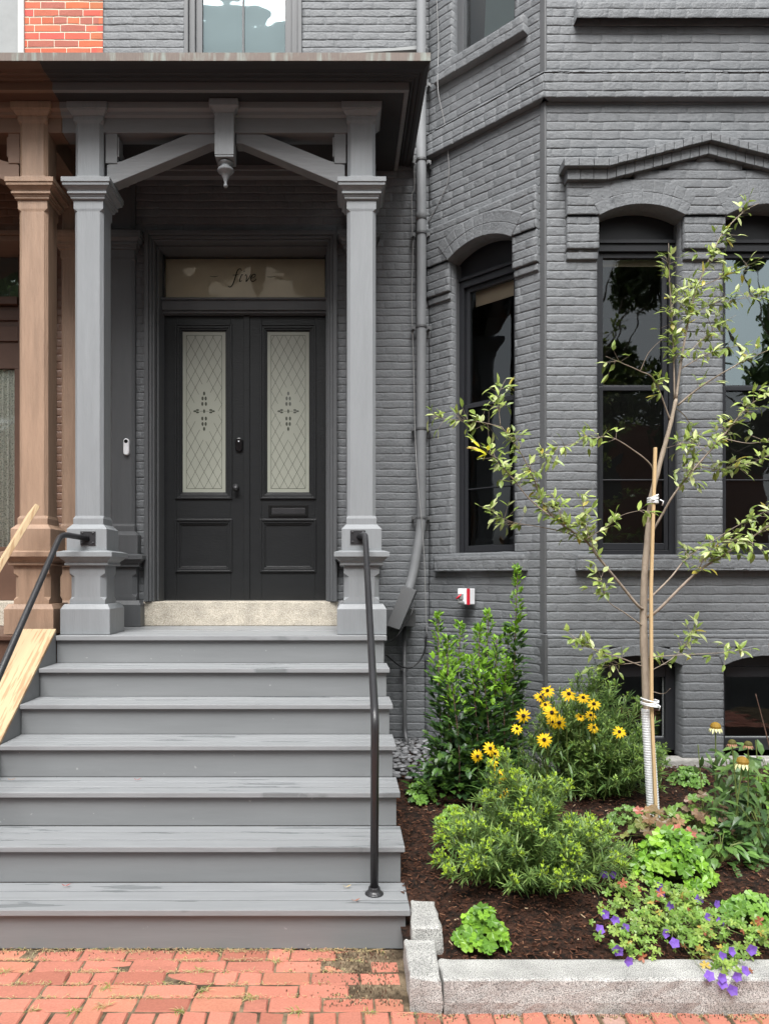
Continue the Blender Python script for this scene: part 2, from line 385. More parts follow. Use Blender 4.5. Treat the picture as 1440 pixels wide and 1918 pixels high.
def ring(m, W, a, b, zs, rise, thick, proj, back=.12, jd=.006, seed=0, layers=1):
    h = (b-a)/2; c = (a+b)/2; Rr = (h*h+rise*rise)/(2*rise); zc = zs+rise-Rr
    jd = .0035; A = math.asin(min(1, h/Rr)); nb = int(round(2*A*Rr/.066)); rnd = random.Random(seed+99)
    for ly in range(layers):
        r0 = Rr+ly*thick; r1 = r0+thick
        cols = []
        for i in range(nb):
            t0 = -A+2*A*i/nb; t1 = -A+2*A*(i+1)/nb; e = .004/Rr; tl = rnd.uniform(-.0012, .0012)
            for t, d in ((t0, -jd), (t0+e, tl-.0004), (t0+e*1.8, tl), (t1-e*1.6, tl), (t1-e*.8, tl-.0004)): cols.append((t, d))
        cols.append((A, -jd))
        n = len(m.v)
        prof = [(r0, None), (r0, -.002), (r0+.002, 0), (r0+.005, 0), (r1-.010, 0), (r1-.006, -.0003), (r1, -jd)]
        for t, d in cols:
            for q, (r_, dd) in enumerate(prof):
                dep = proj-back if dd is None else proj+min(d, 0 if dd == 0 else d)+dd+nz(t*9, r_*20, seed)*.0012
                m.v.append(W.pt(c+math.sin(t)*r_, zc+math.cos(t)*r_, dep))
        H = len(prof)
        for i in range(len(cols)-1):
            for j in range(H-1): m.face([n+i*H+j, n+(i+1)*H+j, n+(i+1)*H+j+1, n+i*H+j+1])
        for ii in (0, len(cols)-1):   # ends
            t = cols[ii][0]; q0 = [m.v[n+ii*H+j] for j in range(1, H)]
            q1 = [W.pt(c+math.sin(t)*r_, zc+math.cos(t)*r_, proj-back) for r_ in (r1, r0)]
            m.poly(q0+q1)

# ------------------------------------------------------------------ dimensions
YW = 6.0                      # plane of the main wall
XA, XB, YB = .713, 1.448, 5.26  # bay: left root, front corner, front plane
BC = 2.566                    # centre of the bay front
DZ = 1.282                    # porch deck level
UF = F/YW
main = Wall(0, YW, 1, 0)
angl = Wall(XA, YW, XB-XA, YB-YW); AL = math.hypot(XB-XA, YB-YW)
front = Wall(0, YB, 1, 0)
XR = 2*BC-XB
rgt = Wall(XR, YB, XB-XA, YW-YB)
PARTY = -1.924
ZT = 7.3

# ================================================================== GROUND
gm = MB(); gm.poly([(-120, -120, -.045), (120, -120, -.045), (120, 120, -.045), (-120, 120, -.045)])
tag(gm.build('ground', G['asphalt'], base=(0, 0, 0)), kind='structure')
sm = MB(); sm.poly([(-7, 1.25, -.008), (7, 1.25, -.008), (7, 6.0, -.008), (-7, 6.0, -.008)])
tag(sm.build('soil', G['sand'], base=(0, 0, 0)), kind='structure')
pm = MB(); rnd = random.Random(3)
def paver(x0, x1, y0, y1):
    q = rnd.random(); v = rnd.uniform(.80, 1.10)
    c = (.46*v, .172*v, .118*v) if q < .55 else ((.38*v, .135*v, .09*v) if q < .83 else ((.48*v, .19*v, .12*v) if q < .97 else (.34*v, .21*v, .17*v)))
    pm.cur = c
    z = -.003+rnd.uniform(-.003, .004); g = .0022+rnd.uniform(0, .0022)
    # worn, part-buried patch beside the stone
    if .0 < (x0+x1)/2 < .3 and y1 > 3.0 and rnd.random() < .55: z -= .010
    bx = .006; tx, ty = rnd.uniform(-.003, .003), rnd.uniform(-.003, .003)
    x0 += g; x1 -= g; y0 += g; y1 -= g
    j = lambda: rnd.uniform(-.0025, .0025)
    n = len(pm.v); top = []
    mids = [(x0, y0), ((x0+x1)/2, y0), (x1, y0), (x1, (y0+y1)/2), (x1, y1), ((x0+x1)/2, y1), (x0, y1), (x0, (y0+y1)/2)]
    cx, cy = (x0+x1)/2, (y0+y1)/2
    lo = [(a+j(), b+j(), -.03) for a, b in mids]; md = [(a, b, z-.006) for a, b, _ in lo]
    hi = [(a+(cx-a)/max(abs(cx-a), 1e-6)*min(bx, abs(cx-a)), b+(cy-b)/max(abs(cy-b), 1e-6)*min(bx, abs(cy-b)), z+tx*(1 if a > cx else -1)+ty*(1 if b > cy else -1)) for a, b, _ in lo]
    pm.loft([lo, md, hi], cap=False); pm.face([n+16+i for i in range(8)])
y = 3.345; row = 0
while y > 2.88:
    x = -6.5+(.105 if row % 2 else 0)+rnd.uniform(-.02, .02)
    while x < 6.5:
        l = rnd.choice([.205, .21, .21, .205, .10])
        if y-.095 < 2.80: paver(x, x+l, y-.095, y)
        elif x < .21: paver(x, min(x+l, .252), y-.095, y)
        x += l
    y -= .0955; row += 1
yy = y
x = -6.5
while x < 6.5:
    paver(x, x+.098, yy-.205, yy); x += .098+rnd.uniform(0, .004)
y = yy-.206; row = 0
while y > 1.3:
    x = -4.5+(.105 if row % 2 else 0)
    while x < 4.8:
        paver(x, x+.21, y-.1, y); x += .21
    y -= .1; row += 1
tag(pm.build('pavement', G['paver'], base=(0, 0, 0)), kind='structure')

# grass and dead weeds in the paving joints
wm = MB(); rnd = random.Random(12)
def tuft(x, y, n, h, spread, green):
    for _ in range(n):
        a = rnd.uniform(0, 6.28); L = h*rnd.uniform(.5, 1.2)
        wm.cur = (.17, .30, .05) if rnd.random() < green else (.55*rnd.uniform(.7, 1.1), .42*rnd.uniform(.7, 1.1), .20)
        d = Vector((math.cos(a), math.sin(a), rnd.uniform(.05, .9)))
        wm.leaf(Vector((x+rnd.uniform(-1, 1)*spread, y+rnd.uniform(-1, 1)*spread*.3, .0)), d, Vector((0, 0, 1)), L, .0028, .5, .1)
for _ in range(330):
    r_ = rnd.randint(0, 4); tuft(rnd.uniform(-1.9, .1), 3.345-.0955*r_-rnd.uniform(-.006, .006), rnd.randint(4, 12), .018, .03, .06)
for _ in range(60): tuft(rnd.uniform(-1.7, .2), 3.34-rnd.uniform(0, .02), 10, .03, .04, .03)
for px, py in ((8, 1822), (198, 1852), (376, 1818), (60, 1895), (140, 1895), (335, 1895), (380, 1856), (195, 1884), (555, 1895), (515, 1800), (470, 1870), (690, 1897)):
    Y = F*EH/(py-CY); tuft(X_(px, Y), Y, 26, .034, .02, .35)
for _ in range(40): tuft(rnd.uniform(.2, 1.6), 2.83+rnd.uniform(-.02, .015), 6, .02, .03, .05)
tag(wm.build('grass', G['grass'], base=(0, 3, 0)), 'dry and green grass wisps growing in the joints of the brick pavement', 'grass', kind='stuff')

dm = MB(); rn_ = random.Random(44)
for _ in range(1500):
    if rn_.random() < .6: x_, y_ = rn_.gauss(.12, .12), rn_.uniform(2.9, 3.34)
    elif rn_.random() < .6: x_, y_ = rn_.uniform(.2, 1.7), 2.845-abs(rn_.gauss(0, .018))
    else: x_, y_ = rn_.uniform(-1.8, .2), 3.335-abs(rn_.gauss(0, .03))
    if x_ > .255 and y_ > 2.85: continue
    v_ = rn_.uniform(.5, 1.3); dm.cur = (.17*v_, .13*v_, .085*v_) if rn_.random() < .8 else ((.10*v_, .045*v_, .03*v_) if rn_.random() < .7 else (.45, .36, .22))
    q_ = rn_.uniform(.001, .0042); a_ = rn_.uniform(0, 3); dx_, dy_ = math.cos(a_)*q_, math.sin(a_)*q_
    dm.loft([[(x_-dx_, y_-dy_, -.004), (x_+dy_, y_-dx_, -.004), (x_+dx_, y_+dy_, -.004), (x_-dy_, y_+dx_, -.004)], [(x_-dx_*.5, y_-dy_*.5, .003), (x_+dy_*.4, y_-dx_*.5, .002), (x_+dx_*.5, y_+dy_*.5, .004), (x_-dy_*.5, y_+dx_*.4, .003)]])
G['chips'] = mat('mulch_chips', (1, 1, 1), .85, .2, .15, 60, .3, 100, .002, tint=True)
tag(dm.build('dirt_crumbs', G['chips'], base=(0, 3, 0)), 'crumbs of soil and bark scattered on the brick pavement beside the kerb and steps', 'dirt', kind='stuff')
# ---- planting bed
def bedz(Y, X=1.0): return .105+.115*(min(max(Y, 2.9), 5.1)-3.0)
def bed_at(px, py):
    t = (py-CY)/F; Y = (EH-.105+.345)/(t+.115)
    if Y > 5.1: Y = (EH-bedz(5.1))/t
    return Vector((X_(px, Y), Y, bedz(Y)))
bm_ = MB(); nx, ny = 130, 100; n0 = 0
for j in range(ny+1):
    for i in range(nx+1):
        X = .27+(5.6-.27)*i/nx; Y = 2.93+(6.05-2.93)*j/ny
        z = bedz(Y)+nz(X*2.1, Y*2.1)*.022+nz(X*9, Y*9)*.012+nz(X*30, Y*30)*.006
        if X < .44 and Y < 3.46: z = .06 if Y < 3.19 else .10
        bm_.v.append((X, Y, z))
for j in range(ny):
    for i in range(nx): bm_.face([j*(nx+1)+i, j*(nx+1)+i+1, (j+1)*(nx+1)+i+1, (j+1)*(nx+1)+i])
tag(bm_.build('garden_bed', G['mulch'], base=(0, 3, 0), smooth=True), kind='structure')
cm = MB(); rnd = random.Random(21)
def chip(x, y, z, L, W, c):
    a = rnd.uniform(0, 6.28); d = Vector((math.cos(a), math.sin(a), rnd.uniform(-.35, .35))).normalized()
    s_ = d.cross(Vector((rnd.uniform(-.4, .4), rnd.uniform(-.4, .4), 1))).normalized(); u = s_.cross(d)
    p = Vector((x, y, z)); cm.cur = c
    q = [p-d*L*.5-s_*W*.5, p+d*L*.5-s_*W*.3, p+d*L*.45+s_*W*.5, p-d*L*.4+s_*W*.45]
    cm.prism(q, u*rnd.uniform(.002, .004))
for _ in range(15000):
    Y = 2.98+(rnd.random()**1.25)*2.6; X = rnd.uniform(.29, 3.1)
    if Y > 4.75 and X < 1.5: continue
    q = rnd.random()
    c = (.060, .026, .016) if q < .40 else ((.11, .048, .028) if q < .70 else ((.024, .014, .010) if q < .90 else ((.20, .10, .058) if q < .985 else (.42, .31, .20))))
    z = bedz(Y)+nz(X*2.1, Y*2.1)*.022+.010+rnd.uniform(-.006, .010)
    if X < .445 and Y < 3.46: continue
    chip(X, Y, z, rnd.uniform(.006, .030), rnd.uniform(.002, .0065), c)
tag(cm.build('bark_mulch', G['chips'], base=(1, 3, .1)), 'dark red brown shredded bark mulch covering the planting bed', 'mulch', kind='stuff')
pb = MB(); rnd = random.Random(5)
def pebble(m, x, y, z, r, c):
    m.cur = c; a = rnd.uniform(0, 3.14); e = rnd.uniform(1.1, 1.6); fl = rnd.uniform(.45, .7)
    rings = []
    for ph in (-80, -40, 0, 40, 80):
        rr = math.cos(R(ph))*r; zz = math.sin(R(ph))*r*fl
        rings.append([(x+math.cos(a)*math.cos(t)*rr*e-math.sin(a)*math.sin(t)*rr, y+math.sin(a)*math.cos(t)*rr*e+math.cos(a)*math.sin(t)*rr, z+zz) for t in [k*6.283/9 for k in range(9)]])
    m.loft(rings)
placed = []
for _ in range(16000):
    X = rnd.uniform(.30, 2.1); Y = rnd.uniform(4.86, 5.98)
    if X > XA+.0 and Y > YW-(X-XA)*1.01-.02: continue
    if X > 1.5 and Y > 5.2: continue
    if X > 1.25 and Y < 5.0: continue
    r_ = rnd.uniform(.014, .028)
    if any((X-a)**2+(Y-b)**2 < ((r_+c)*1.02)**2 for a, b, c in placed): continue
    placed.append((X, Y, r_)); v = rnd.uniform(.07, .26)
    pebble(pb, X, Y, bedz(5.1)+.012+rnd.uniform(0, .008), r_, (v, v*1.01, v*1.05))
tag(pb.build('pebbles', G['pebble'], base=(.6, 5.2, .3), smooth=True), 'smooth grey river pebbles along the foot of the dark wall', 'pebbles', kind='stuff')

# ---- granite edging
def stone(label, pts_top, z0, ztop, seed, grp='granite edging stones round the planting bed'):
    """pts_top: quad in plan (x,y), counter-clockwise"""
    m = MB(); c = Vector((sum(p[0] for p in pts_top)/4, sum(p[1] for p in pts_top)/4, 0)); k = 14
    rn = random.Random(seed); rings = []
    for zi, (z, ins) in enumerate(((z0-.05, .004), (z0, 0), ((z0*2+ztop)/3, -.004), ((z0+2*ztop)/3, -.002), (ztop-.008, .000), (ztop-.002, .005), (ztop, .012))):
        ring_ = []
        for e in range(4):
            a = Vector((*pts_top[e], 0)); b = Vector((*pts_top[(e+1) % 4], 0)); el = (b-a).length
            kk = k if el < .6 else 60
            for q in range(kk):
                p = a.lerp(b, q/kk); d = (c-p)
                nrm = Vector((-(b-a).y, (b-a).x, 0)).normalized()
                amp = .007 if zi < 5 else .002
                p = p+nrm*(ins+nz(p.x*14+seed, p.y*14, z*16)*amp)
                ring_.append((p.x, p.y, z+(nz(p.x*7, p.y*7, seed)*.002 if zi > 3 else 0)))
        rings.append(ring_)
    m.loft(rings)
    o = m.build('granite_block', G['granite'], base=(c.x, c.y, z0))
    return tag(o, label, 'edging stone', grp)
stone('long grey granite kerb with a rough face along the front of the flower bed', [(.397, 2.85), (3.9, 2.85), (3.9, 3.005), (.397, 3.005)], 0, .132, 1)
stone('short granite corner block standing where the long kerb meets the steps', [(.268, 2.875), (.388, 2.845), (.402, 3.17), (.272, 3.17)], 0, .130, 2)
stone('small raised granite block half buried behind the corner block', [(.305, 3.18), (.435, 3.18), (.435, 3.44), (.325, 3.45)], .03, .175, 3)

# ================================================================== GREY HOUSE
house = thing('row_house', (0, YW, 0), 'dark grey painted brick row house with a bay and black windows', 'house')
# main wall
wmn = MB()
dh = rect_hole(-.804-.71, -.804+.71, DZ-.3, 4.43)
uw = rect_hole(-1.262, -.32, 5.45, 7.1)
rows(wmn, main, PARTY, XA, .15, ZT, 0, .1, (dh, uw), seed=1)
wmn.box(PARTY, XA, YW+.05, YW+.06, -.05, .15)
wmn.build('wall', G['brick'], house, smooth=True)
for nm_, par_, rects in (('wall_backing', house, ((PARTY, -1.514, .1, ZT), (-1.514, -.094, 4.43, 5.45), (-.094, 5.0, .1, 5.45), (-.32, 5.0, 5.45, ZT), (-1.514, -1.262, 5.45, ZT))),):
    for a, b, c_, e_ in rects:
        if a > -.2: b = XA
        m = MB(); m.poly([(a, YW+.095, c_), (b, YW+.095, c_), (b, YW+.095, e_), (a, YW+.095, e_)]); m.build('wall_backing', G['interior'], house)
# bay, angled face
LW = (.215*AL, .765*AL)         # window span on the angled face
AZS, ARISE = 4.16, .09
wa = MB()
rows(wa, angl, 0, AL, 1.275, ZT, 0, .1, (arch_hole(*LW, 1.84, AZS, ARISE), rect_hole(LW[0], LW[1], 5.72, 7.2)), seed=2)
rows(wa, angl, -.02, AL+.012, .2, 1.275, .03, .13, (), seed=3)
wa.build('bay_wall', G['brick'], house, smooth=True)
wf = MB()
W1 = (1.8195, 2.422); W2 = (2.710, 3.3125)
FZS, FRISE = 4.225, .078
rows(wf, front, XB, XR, 1.275, ZT, 0, .1, (arch_hole(*W1, 1.83, FZS, FRISE), arch_hole(*W2, 1.83, FZS, FRISE)), seed=4)
bz = Z_(1247, 5.23); br = .07
B1 = (X_(1118, 5.23), X_(1278, 5.23)); B2 = (X_(1355, 5.23), X_(1355, 5.23)+.603)
rows(wf, front, XB-.012, XR+.012, .40, 1.275, .03, .13, (arch_hole(*B1, .40, bz, br), arch_hole(*B2, .40, bz, br)), seed=5)
for b in (B1, B2): ring(wf, front, *b, bz, br, .075, .034, .14, seed=6)
wf.build('bay_wall', G['brick'], house, smooth=True)
wr = MB(); rows(wr, rgt, 0, AL, .2, ZT, 0, .1, (), seed=8); rows(wr, main, 2*BC-XA, 2*BC-XA+1.2, .2, ZT, 0, .1, (), seed=9)
wr.build('bay_wall', G['brick'], house, smooth=True)
# plaster strips at the bay corners (straight painted edge)
ed = MB()
for (z0, z1, e) in ((.2, 1.272, .034), (1.278, ZT, .004)):
    ed.prism([(XB-.026-e*.7, YB+.026-e*.4, z0), (XB-.002-e*.2, YB-.004-e, z0), (XB+.012, YB-.004-e+.002, z0), (XB+.01, YB+.05, z0)], (0, 0, z1-z0))
ed.build('corner_strip', G['box'], house, bevel=.003)
# footing
ft = MB(); ft.box(XB-.05, XR+.05, YB-.075, YB+.05, .2, .40)
ft.build('footing', G['concrete'], house, bevel=.012)

# raised label panels, hoods and corbels
pn = MB()
PX0, PX1 = X_(1063, 5.2), 2*BC-X_(1063, 5.2)
hood_z0 = Z_(335, 5.17)           # left foot of the hood underside
apex_z = Z_(287, 5.17)
def under_hood(z):                # trim the panel rows below the sloping hood: complement handled as 2 side holes
    return None
HX = X_(1137, 5.17)
def hood_under(x):
    x = x if x < BC else 2*BC-x
    return hood_z0 if x < HX else hood_z0+(apex_z-hood_z0)*(x-HX)/(BC-HX)
def side_hole_l(z):
    if z < hood_z0: return None
    q = HX+(z-hood_z0)/(apex_z-hood_z0)*(BC-HX); return (PX0-1, min(q, BC))
def side_hole_r(z):
    if z < hood_z0: return None
    q = HX+(z-hood_z0)/(apex_z-hood_z0)*(BC-HX); return (2*BC-min(q, BC), PX1+1)
ah1, ah2 = arch_hole(*W1, 0, FZS, FRISE, .05), arch_hole(*W2, 0, FZS, FRISE, .05)
rows(pn, front, PX0, PX1, FZS-.003, apex_z, .055, .06, (ah1, ah2, side_hole_l, side_hole_r), seed=11)
for b in (W1, W2): ring(pn, front, *b, FZS, FRISE, .085, .0565, .17, seed=12, layers=2)
for (a, b) in ((PX0+.004, W1[0]), (W1[1], W2[0]), (W2[1], PX1-.004)):
    rows(pn, front, a, b, Z_(462, 5.2), FZS-.003, .040, .05, (), seed=13)
    rows(pn, front, a+.002, b-.002, Z_(484, 5.23), Z_(462, 5.2), .022, .03, (), seed=14)
pn.build('window_hood', G['brick'], house, smooth=True)
hd = MB()
def hood_layer(p, t0, t1, ext):
    L_ = PX0-ext; n = 26; rn = random.Random(int(p*1000))
    xs = [L_+(HX-L_)*i/3 for i in range(4)]+[HX+(BC-HX)*i/11 for i in range(1, 12)]
    xs = xs+[2*BC-x for x in xs[::-1][1:]]
    for i in range(len(xs)-1):
        a, b = xs[i]+.0012, xs[i+1]-.0012; j = rn.uniform(-.0015, .0015); j2 = rn.uniform(-.0015, .0015)
        za, zb = hood_under(a)+j, hood_under(b)+j
        y0 = YB-p+j2
        hd.prism([(a, y0, za+t0), (b, y0, zb+t0), (b, y0, zb+t1), (a, y0, za+t1)], (0, p+.01, 0))
hood_layer(.090, 0, .072, .012); hood_layer(.130, .073, .128, .045)
hd.build('window_hood', G['brick'], house, bevel=.004)
# angled face panel
pa = MB()
rows(pa, angl, .0, .955*AL, AZS, 4.47, .05, .055, (arch_hole(*LW, 0, AZS, ARISE, .05),), seed=15)
ring(pa, angl, *LW, AZS, ARISE, .085, .055, .16, seed=16, layers=2)
for (a, b) in ((.0, LW[0]), (LW[1], .955*AL)):
    rows(pa, angl, a, b, 3.93, AZS, .035, .04, (), seed=17)
    rows(pa, angl, a+.003, b-.003, 3.87, 3.93, .018, .02, (), seed=18)
pa.build('window_hood', G['brick'], house, smooth=True)
# string course round the bay
sc = MB()
rows(sc, angl, -.0, AL+.022, 5.055, 5.24, .055, .07, (), seed=20, head=99, bl=.1)
rows(sc, front, XB-.022, XR+.022, 5.055, 5.24, .055, .07, (), seed=21)
sc.build('string_course', G['brick'], house, smooth=True)
# sills
def sill(Wl, a, b, z0, z1, p, seed):
    m = MB(); rows(m, Wl, a, b, z0, z1, p, p+.08, (), seed=seed, bl=.11, head=99, jd=.005); return m.build('window_sill', G['brick'], house, smooth=True)
sill(front, X_(1083, 5.19), 2*BC-X_(1083, 5.19), 1.722, 1.836, .065, 31)
sill(angl, .085*AL, .87*AL, 1.722, 1.84, .055, 32)
sill(angl, .09*AL, .87*AL, 5.60, 5.72, .065, 33)
sill(front, X_(1081, 5.18), 2*BC-X_(1081, 5.18), 5.59, 5.71, .075, 34)

# ---- windows
def wbox(m, Wl, a, b, z0, z1, d0, d1):
    """box on a wall face: s a..b, depth from d0 (outer) to d1 (inner, negative)"""
    p = [Wl.pt(a, z0, d0), Wl.pt(b, z0, d0), Wl.pt(b, z0, d1), Wl.pt(a, z0, d1)]
    m.prism(p, (0, 0, z1-z0))
def wframe(m, Wl, a, b, z0, z1, w_, d0, d1, wb=None):
    wb = w_ if wb is None else wb
    wbox(m, Wl, a, a+w_, z0, z1, d0, d1); wbox(m, Wl, b-w_, b, z0, z1, d0, d1)
    wbox(m, Wl, a+w_, b-w_, z1-w_, z1, d0, d1); wbox(m, Wl, a+w_, b-w_, z0, z0+wb, d0, d1)
def tall_window(Wl, a, b, z0, zs, rise, zmid, gl, name='window'):
    top = zs-.13
    m = MB()
    # arched head board above the frame
    h = (b-a)/2; c = (a+b)/2; Rr = (h*h+rise*rise)/(2*rise); zc = zs+rise-Rr; pts = []
    for i in range(17):
        x = a-.01+(b-a+.02)*i/16; dx = max(-h, min(h, x-c)); pts.append(Wl.pt(x, zc+math.sqrt(Rr*Rr-dx*dx)+.03, -.125))
    pts += [Wl.pt(b+.01, top-.01, -.125), Wl.pt(a-.01, top-.01, -.125)]
    m.prism(pts, (-Wl.n[0]*.04, -Wl.n[1]*.04, 0))
    wbox(m, Wl, a-.005, b+.005, top-.004, top+.022, -.085, -.13)
    wframe(m, Wl, a-.005, b+.005, z0-.01, top-.006, .052, -.10, -.19)
    wo = m.build(name, G['black'], house, bevel=.002)
    s1 = MB(); wframe(s1, Wl, a+.050, b-.050, zmid-.012, top-.060, .036, -.125, -.16); s1.build('sash', G['black'], wo, bevel=.003)
    s2 = MB(); wframe(s2, Wl, a+.050, b-.050, z0+.044, zmid+.010, .030, -.108, -.124, .05); wbox(s2, Wl, a+.078, b-.078, zmid-.42*(zmid-z0)-.16, zmid-.42*(zmid-z0)-.15, -.112, -.12)
    s2.build('sash', G['black'], wo, bevel=.003)
    g1 = MB(); g1.poly([Wl.pt(a+.08, zmid, -.145), Wl.pt(b-.08, zmid, -.145), Wl.pt(b-.08, top-.09, -.145), Wl.pt(a+.08, top-.09, -.145)]); g1.build('pane', gl[0], wo)
    g2 = MB(); g2.poly([Wl.pt(a+.07, z0+.05, -.13), Wl.pt(b-.07, z0+.05, -.13), Wl.pt(b-.07, zmid, -.13), Wl.pt(a+.07, zmid, -.13)]); g2.build('pane', gl[1], wo)
    if Wl is front:
        g3 = MB(); g3.poly([Wl.pt(a+.07, z0+.05, -.136), Wl.pt(b-.07, z0+.05, -.136), Wl.pt(b-.07, zmid, -.136), Wl.pt(a+.07, zmid, -.136)]); g3.build('insect_screen', G['screen'], wo)
    # painted jamb lining
    j = MB(); wbox(j, Wl, a+.002, a+.008, z0, zs-.0, -.085, -.2) if False else None
    return wo
tall_window(front, *W1, 1.83, FZS, FRISE, Z_(727, 5.38), (G['glass'], G['glass_dark']))
tall_window(front, *W2, 1.83, FZS, FRISE, Z_(727, 5.38), (G['glass_hi'], G['glass']))
tall_window(angl, *LW, 1.83, AZS, ARISE, 3.03, (G['glass_dark'], G['glass_dark']))
# right-hand jamb boards of the front windows
for (wl_, a_, b_, zz_, d_) in ((front, W1[1]-.004, W1[1]+.03, FZS, -.075), (front, W2[1]-.004, W2[1]+.03, FZS, -.075), (angl, LW[0]-.03, LW[0]+.004, AZS, -.06)):
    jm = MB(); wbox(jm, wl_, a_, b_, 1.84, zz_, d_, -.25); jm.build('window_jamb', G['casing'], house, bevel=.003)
# upper window of the angled face
m = MB(); wframe(m, angl, LW[0]-.005, LW[1]+.005, 5.70, 7.15, .06, -.08, -.16); uo = m.build('window', G['casing'], house, bevel=.003)
g = MB(); g.poly([angl.pt(LW[0]+.05, 5.75, -.13), angl.pt(LW[1]-.05, 5.75, -.13), angl.pt(LW[1]-.05, 7.1, -.13), angl.pt(LW[0]+.05, 7.1, -.13)]); g.build('pane', G['glass'], uo)
g = MB(); g.poly([angl.pt(LW[0]+.16, 5.75, -.2), angl.pt(LW[1], 5.75, -.2), angl.pt(LW[1], 7.1, -.2), angl.pt(LW[0]+.24, 7.1, -.2)]); g.build('blind_and_sky_sheet', G['shade'], uo)
# window above the porch roof
m = MB(); m.frame(-1.268, -.314, 5.44, 7.11, .035, YW-.012, YW+.05); m.frame(-1.233, -.349, 5.47, 7.08, .05, YW+.02, YW+.06)
m.frame(-1.183, -.399, 5.5, 7.05, .055, YW+.05, YW+.09); m.box(-.804, -.788, YW+.055, YW+.085, 5.55, 7.0)
uo = m.build('window', G['casing'], house, bevel=.003)
g = MB(); g.poly([(-1.14, YW+.075, 5.5), (-.44, YW+.075, 5.5), (-.44, YW+.075, 7.05), (-1.14, YW+.075, 7.05)]); g.build('pane', glass('upper_window_glass', .06, (.75, .95, 1)), uo)
g = MB(); g.poly([(-1.14, YW+.16, 5.5), (-.44, YW+.16, 5.5), (-.44, YW+.16, 7.05), (-1.14, YW+.16, 7.05)]); g.build('blind_and_sky_sheet', G['shade'], uo)  # pale sheet added to imitate sky reflected in this pane, no blind here
# basement windows
def low_window(Wl, a, b, z0, zs, rise):
    m = MB(); top = zs-.02
    h = (b-a)/2; c = (a+b)/2; Rr = (h*h+rise*rise)/(2*rise); zc = zs+rise-Rr; pts = []
    for i in range(13):
        x = a-.01+(b-a+.02)*i/12; dx = max(-h, min(h, x-c)); pts.append(Wl.pt(x, zc+math.sqrt(Rr*Rr-dx*dx)+.03, -.10))
    pts += [Wl.pt(b+.01, top-.01, -.10), Wl.pt(a-.01, top-.01, -.10)]
    m.prism(pts, (0, .05, 0))
    wframe(m, Wl, a-.005, b+.005, z0, top, .075, -.085, -.17, .085)
    wo = m.build('window', G['black'], house, bevel=.003)
    g = MB(); g.poly([Wl.pt(a+.06, z0+.07, -.13), Wl.pt(b-.06, z0+.07, -.13), Wl.pt(b-.06, top-.06, -.13), Wl.pt(a+.06, top-.06, -.13)]); g.build('pane', G['glass'], wo)
    s_ = MB(); wframe(s_, Wl, a+.068, b-.068, z0+.082, top-.072, .008, -.118, -.128); s_.build('sash', G['ltgrey'], wo)
low_window(front, *B1, .43, bz, br); low_window(front, *B2, .43, bz, br)
# dark rooms behind the glass
def room(name, x0, x1, y0, y1, z0, z1, mt):
    m = MB(); m.poly([(x0, y1, z0), (x1, y1, z0), (x1, y1, z1), (x0, y1, z1)]); m.poly([(x0, y0, z0), (x0, y1, z0), (x0, y1, z1), (x0, y0, z1)])
    m.poly([(x1, y0, z0), (x1, y1, z0), (x1, y1, z1), (x1, y0, z1)]); m.poly([(x0, y0, z0), (x1, y0, z0), (x1, y1, z0), (x0, y1, z0)]); m.poly([(x0, y0, z1), (x1, y0, z1), (x1, y1, z1), (x0, y1, z1)])
    return m.build(name, mt, house)
room('room', .2, 5.0, 6.12, 9.5, 1.3, 5.0, G['interior'])
room('room', .2, 5.0, 6.12, 9.5, -.1, 1.28, G['interior'])
room('room', -1.7, 5.0, 6.3, 9.5, 5.02, 7.25, G['interior'])
flo = MB(); flo.poly([(XA+.1, 6.12, 1.5), (XB+.1, YB+.25, 1.5), (XR-.1, YB+.25, 1.5), (2*BC-XA-.1, 6.12, 1.5)]); flo.build('bay_floor', G['interior'], house); flo = MB(); flo.poly([(XA+.1, 6.12, 4.7), (XB+.1, YB+.25, 4.7), (XR-.1, YB+.25, 4.7), (2*BC-XA-.1, 6.12, 4.7)])
flo.build('bay_ceiling', G['interior'], house)
# roller shade edges seen at the top of the sashes
sh = MB(); wbox(sh, front, W1[0]+.08, W1[1]-.08, Z_(496, 5.42), FZS-.2, -.19, -.195); sh.build('roller_shade', G['cream'], house); sh = MB(); wbox(sh, angl, LW[0]+.1, LW[1]-.08, 3.83, AZS-.2, -.19, -.195); sh.build('roller_shade', G['cream'], house)

# ---- doorway
DC = -.804; YD = 6.25
cs = MB()
zt = 4.40
for (h0, h1, yf, zz) in ((.775, .742, 5.950, 4.468), (.7415, .718, 5.968, 4.434), (.7175, .700, 5.985, 4.410), (.6995, .684, 6.06, 4.393)):
    cs.box(DC-h0, DC-h1, yf, YD+.04, 1.4795, zz); cs.box(DC+h1, DC+h0, yf, YD+.04, 1.4795, zz); cs.box(DC-h1, DC+h1, yf, YD+.04, zz-(h0-h1), zz)
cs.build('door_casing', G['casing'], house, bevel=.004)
tb = MB(); tb.box(DC-.684, DC+.684, 6.17, 6.30, 3.905, 3.985); tb.box(DC-.684, DC+.684, 6.15, 6.30, 3.9855, 4.003); tb.box(DC-.684, DC+.684, 6.19, 6.30, 3.884, 3.9045)
tb.build('transom_bar', G['casing'], house, bevel=.003)
tw = MB(); tw.frame(DC-.684, DC+.684, 4.003, 4.395, .012, 6.20, 6.26); two = tw.build('window', G['door'], house, bevel=.002); two['label'] = 'transom window above the doors'
g = MB(); g.poly([(DC-.68, 6.24, 4.0), (DC+.68, 6.24, 4.0), (DC+.68, 6.24, 4.39), (DC-.68, 6.24, 4.39)]); g.build('pane', glass('transom_glass', .0, (.50, .45, .36), .97), two)
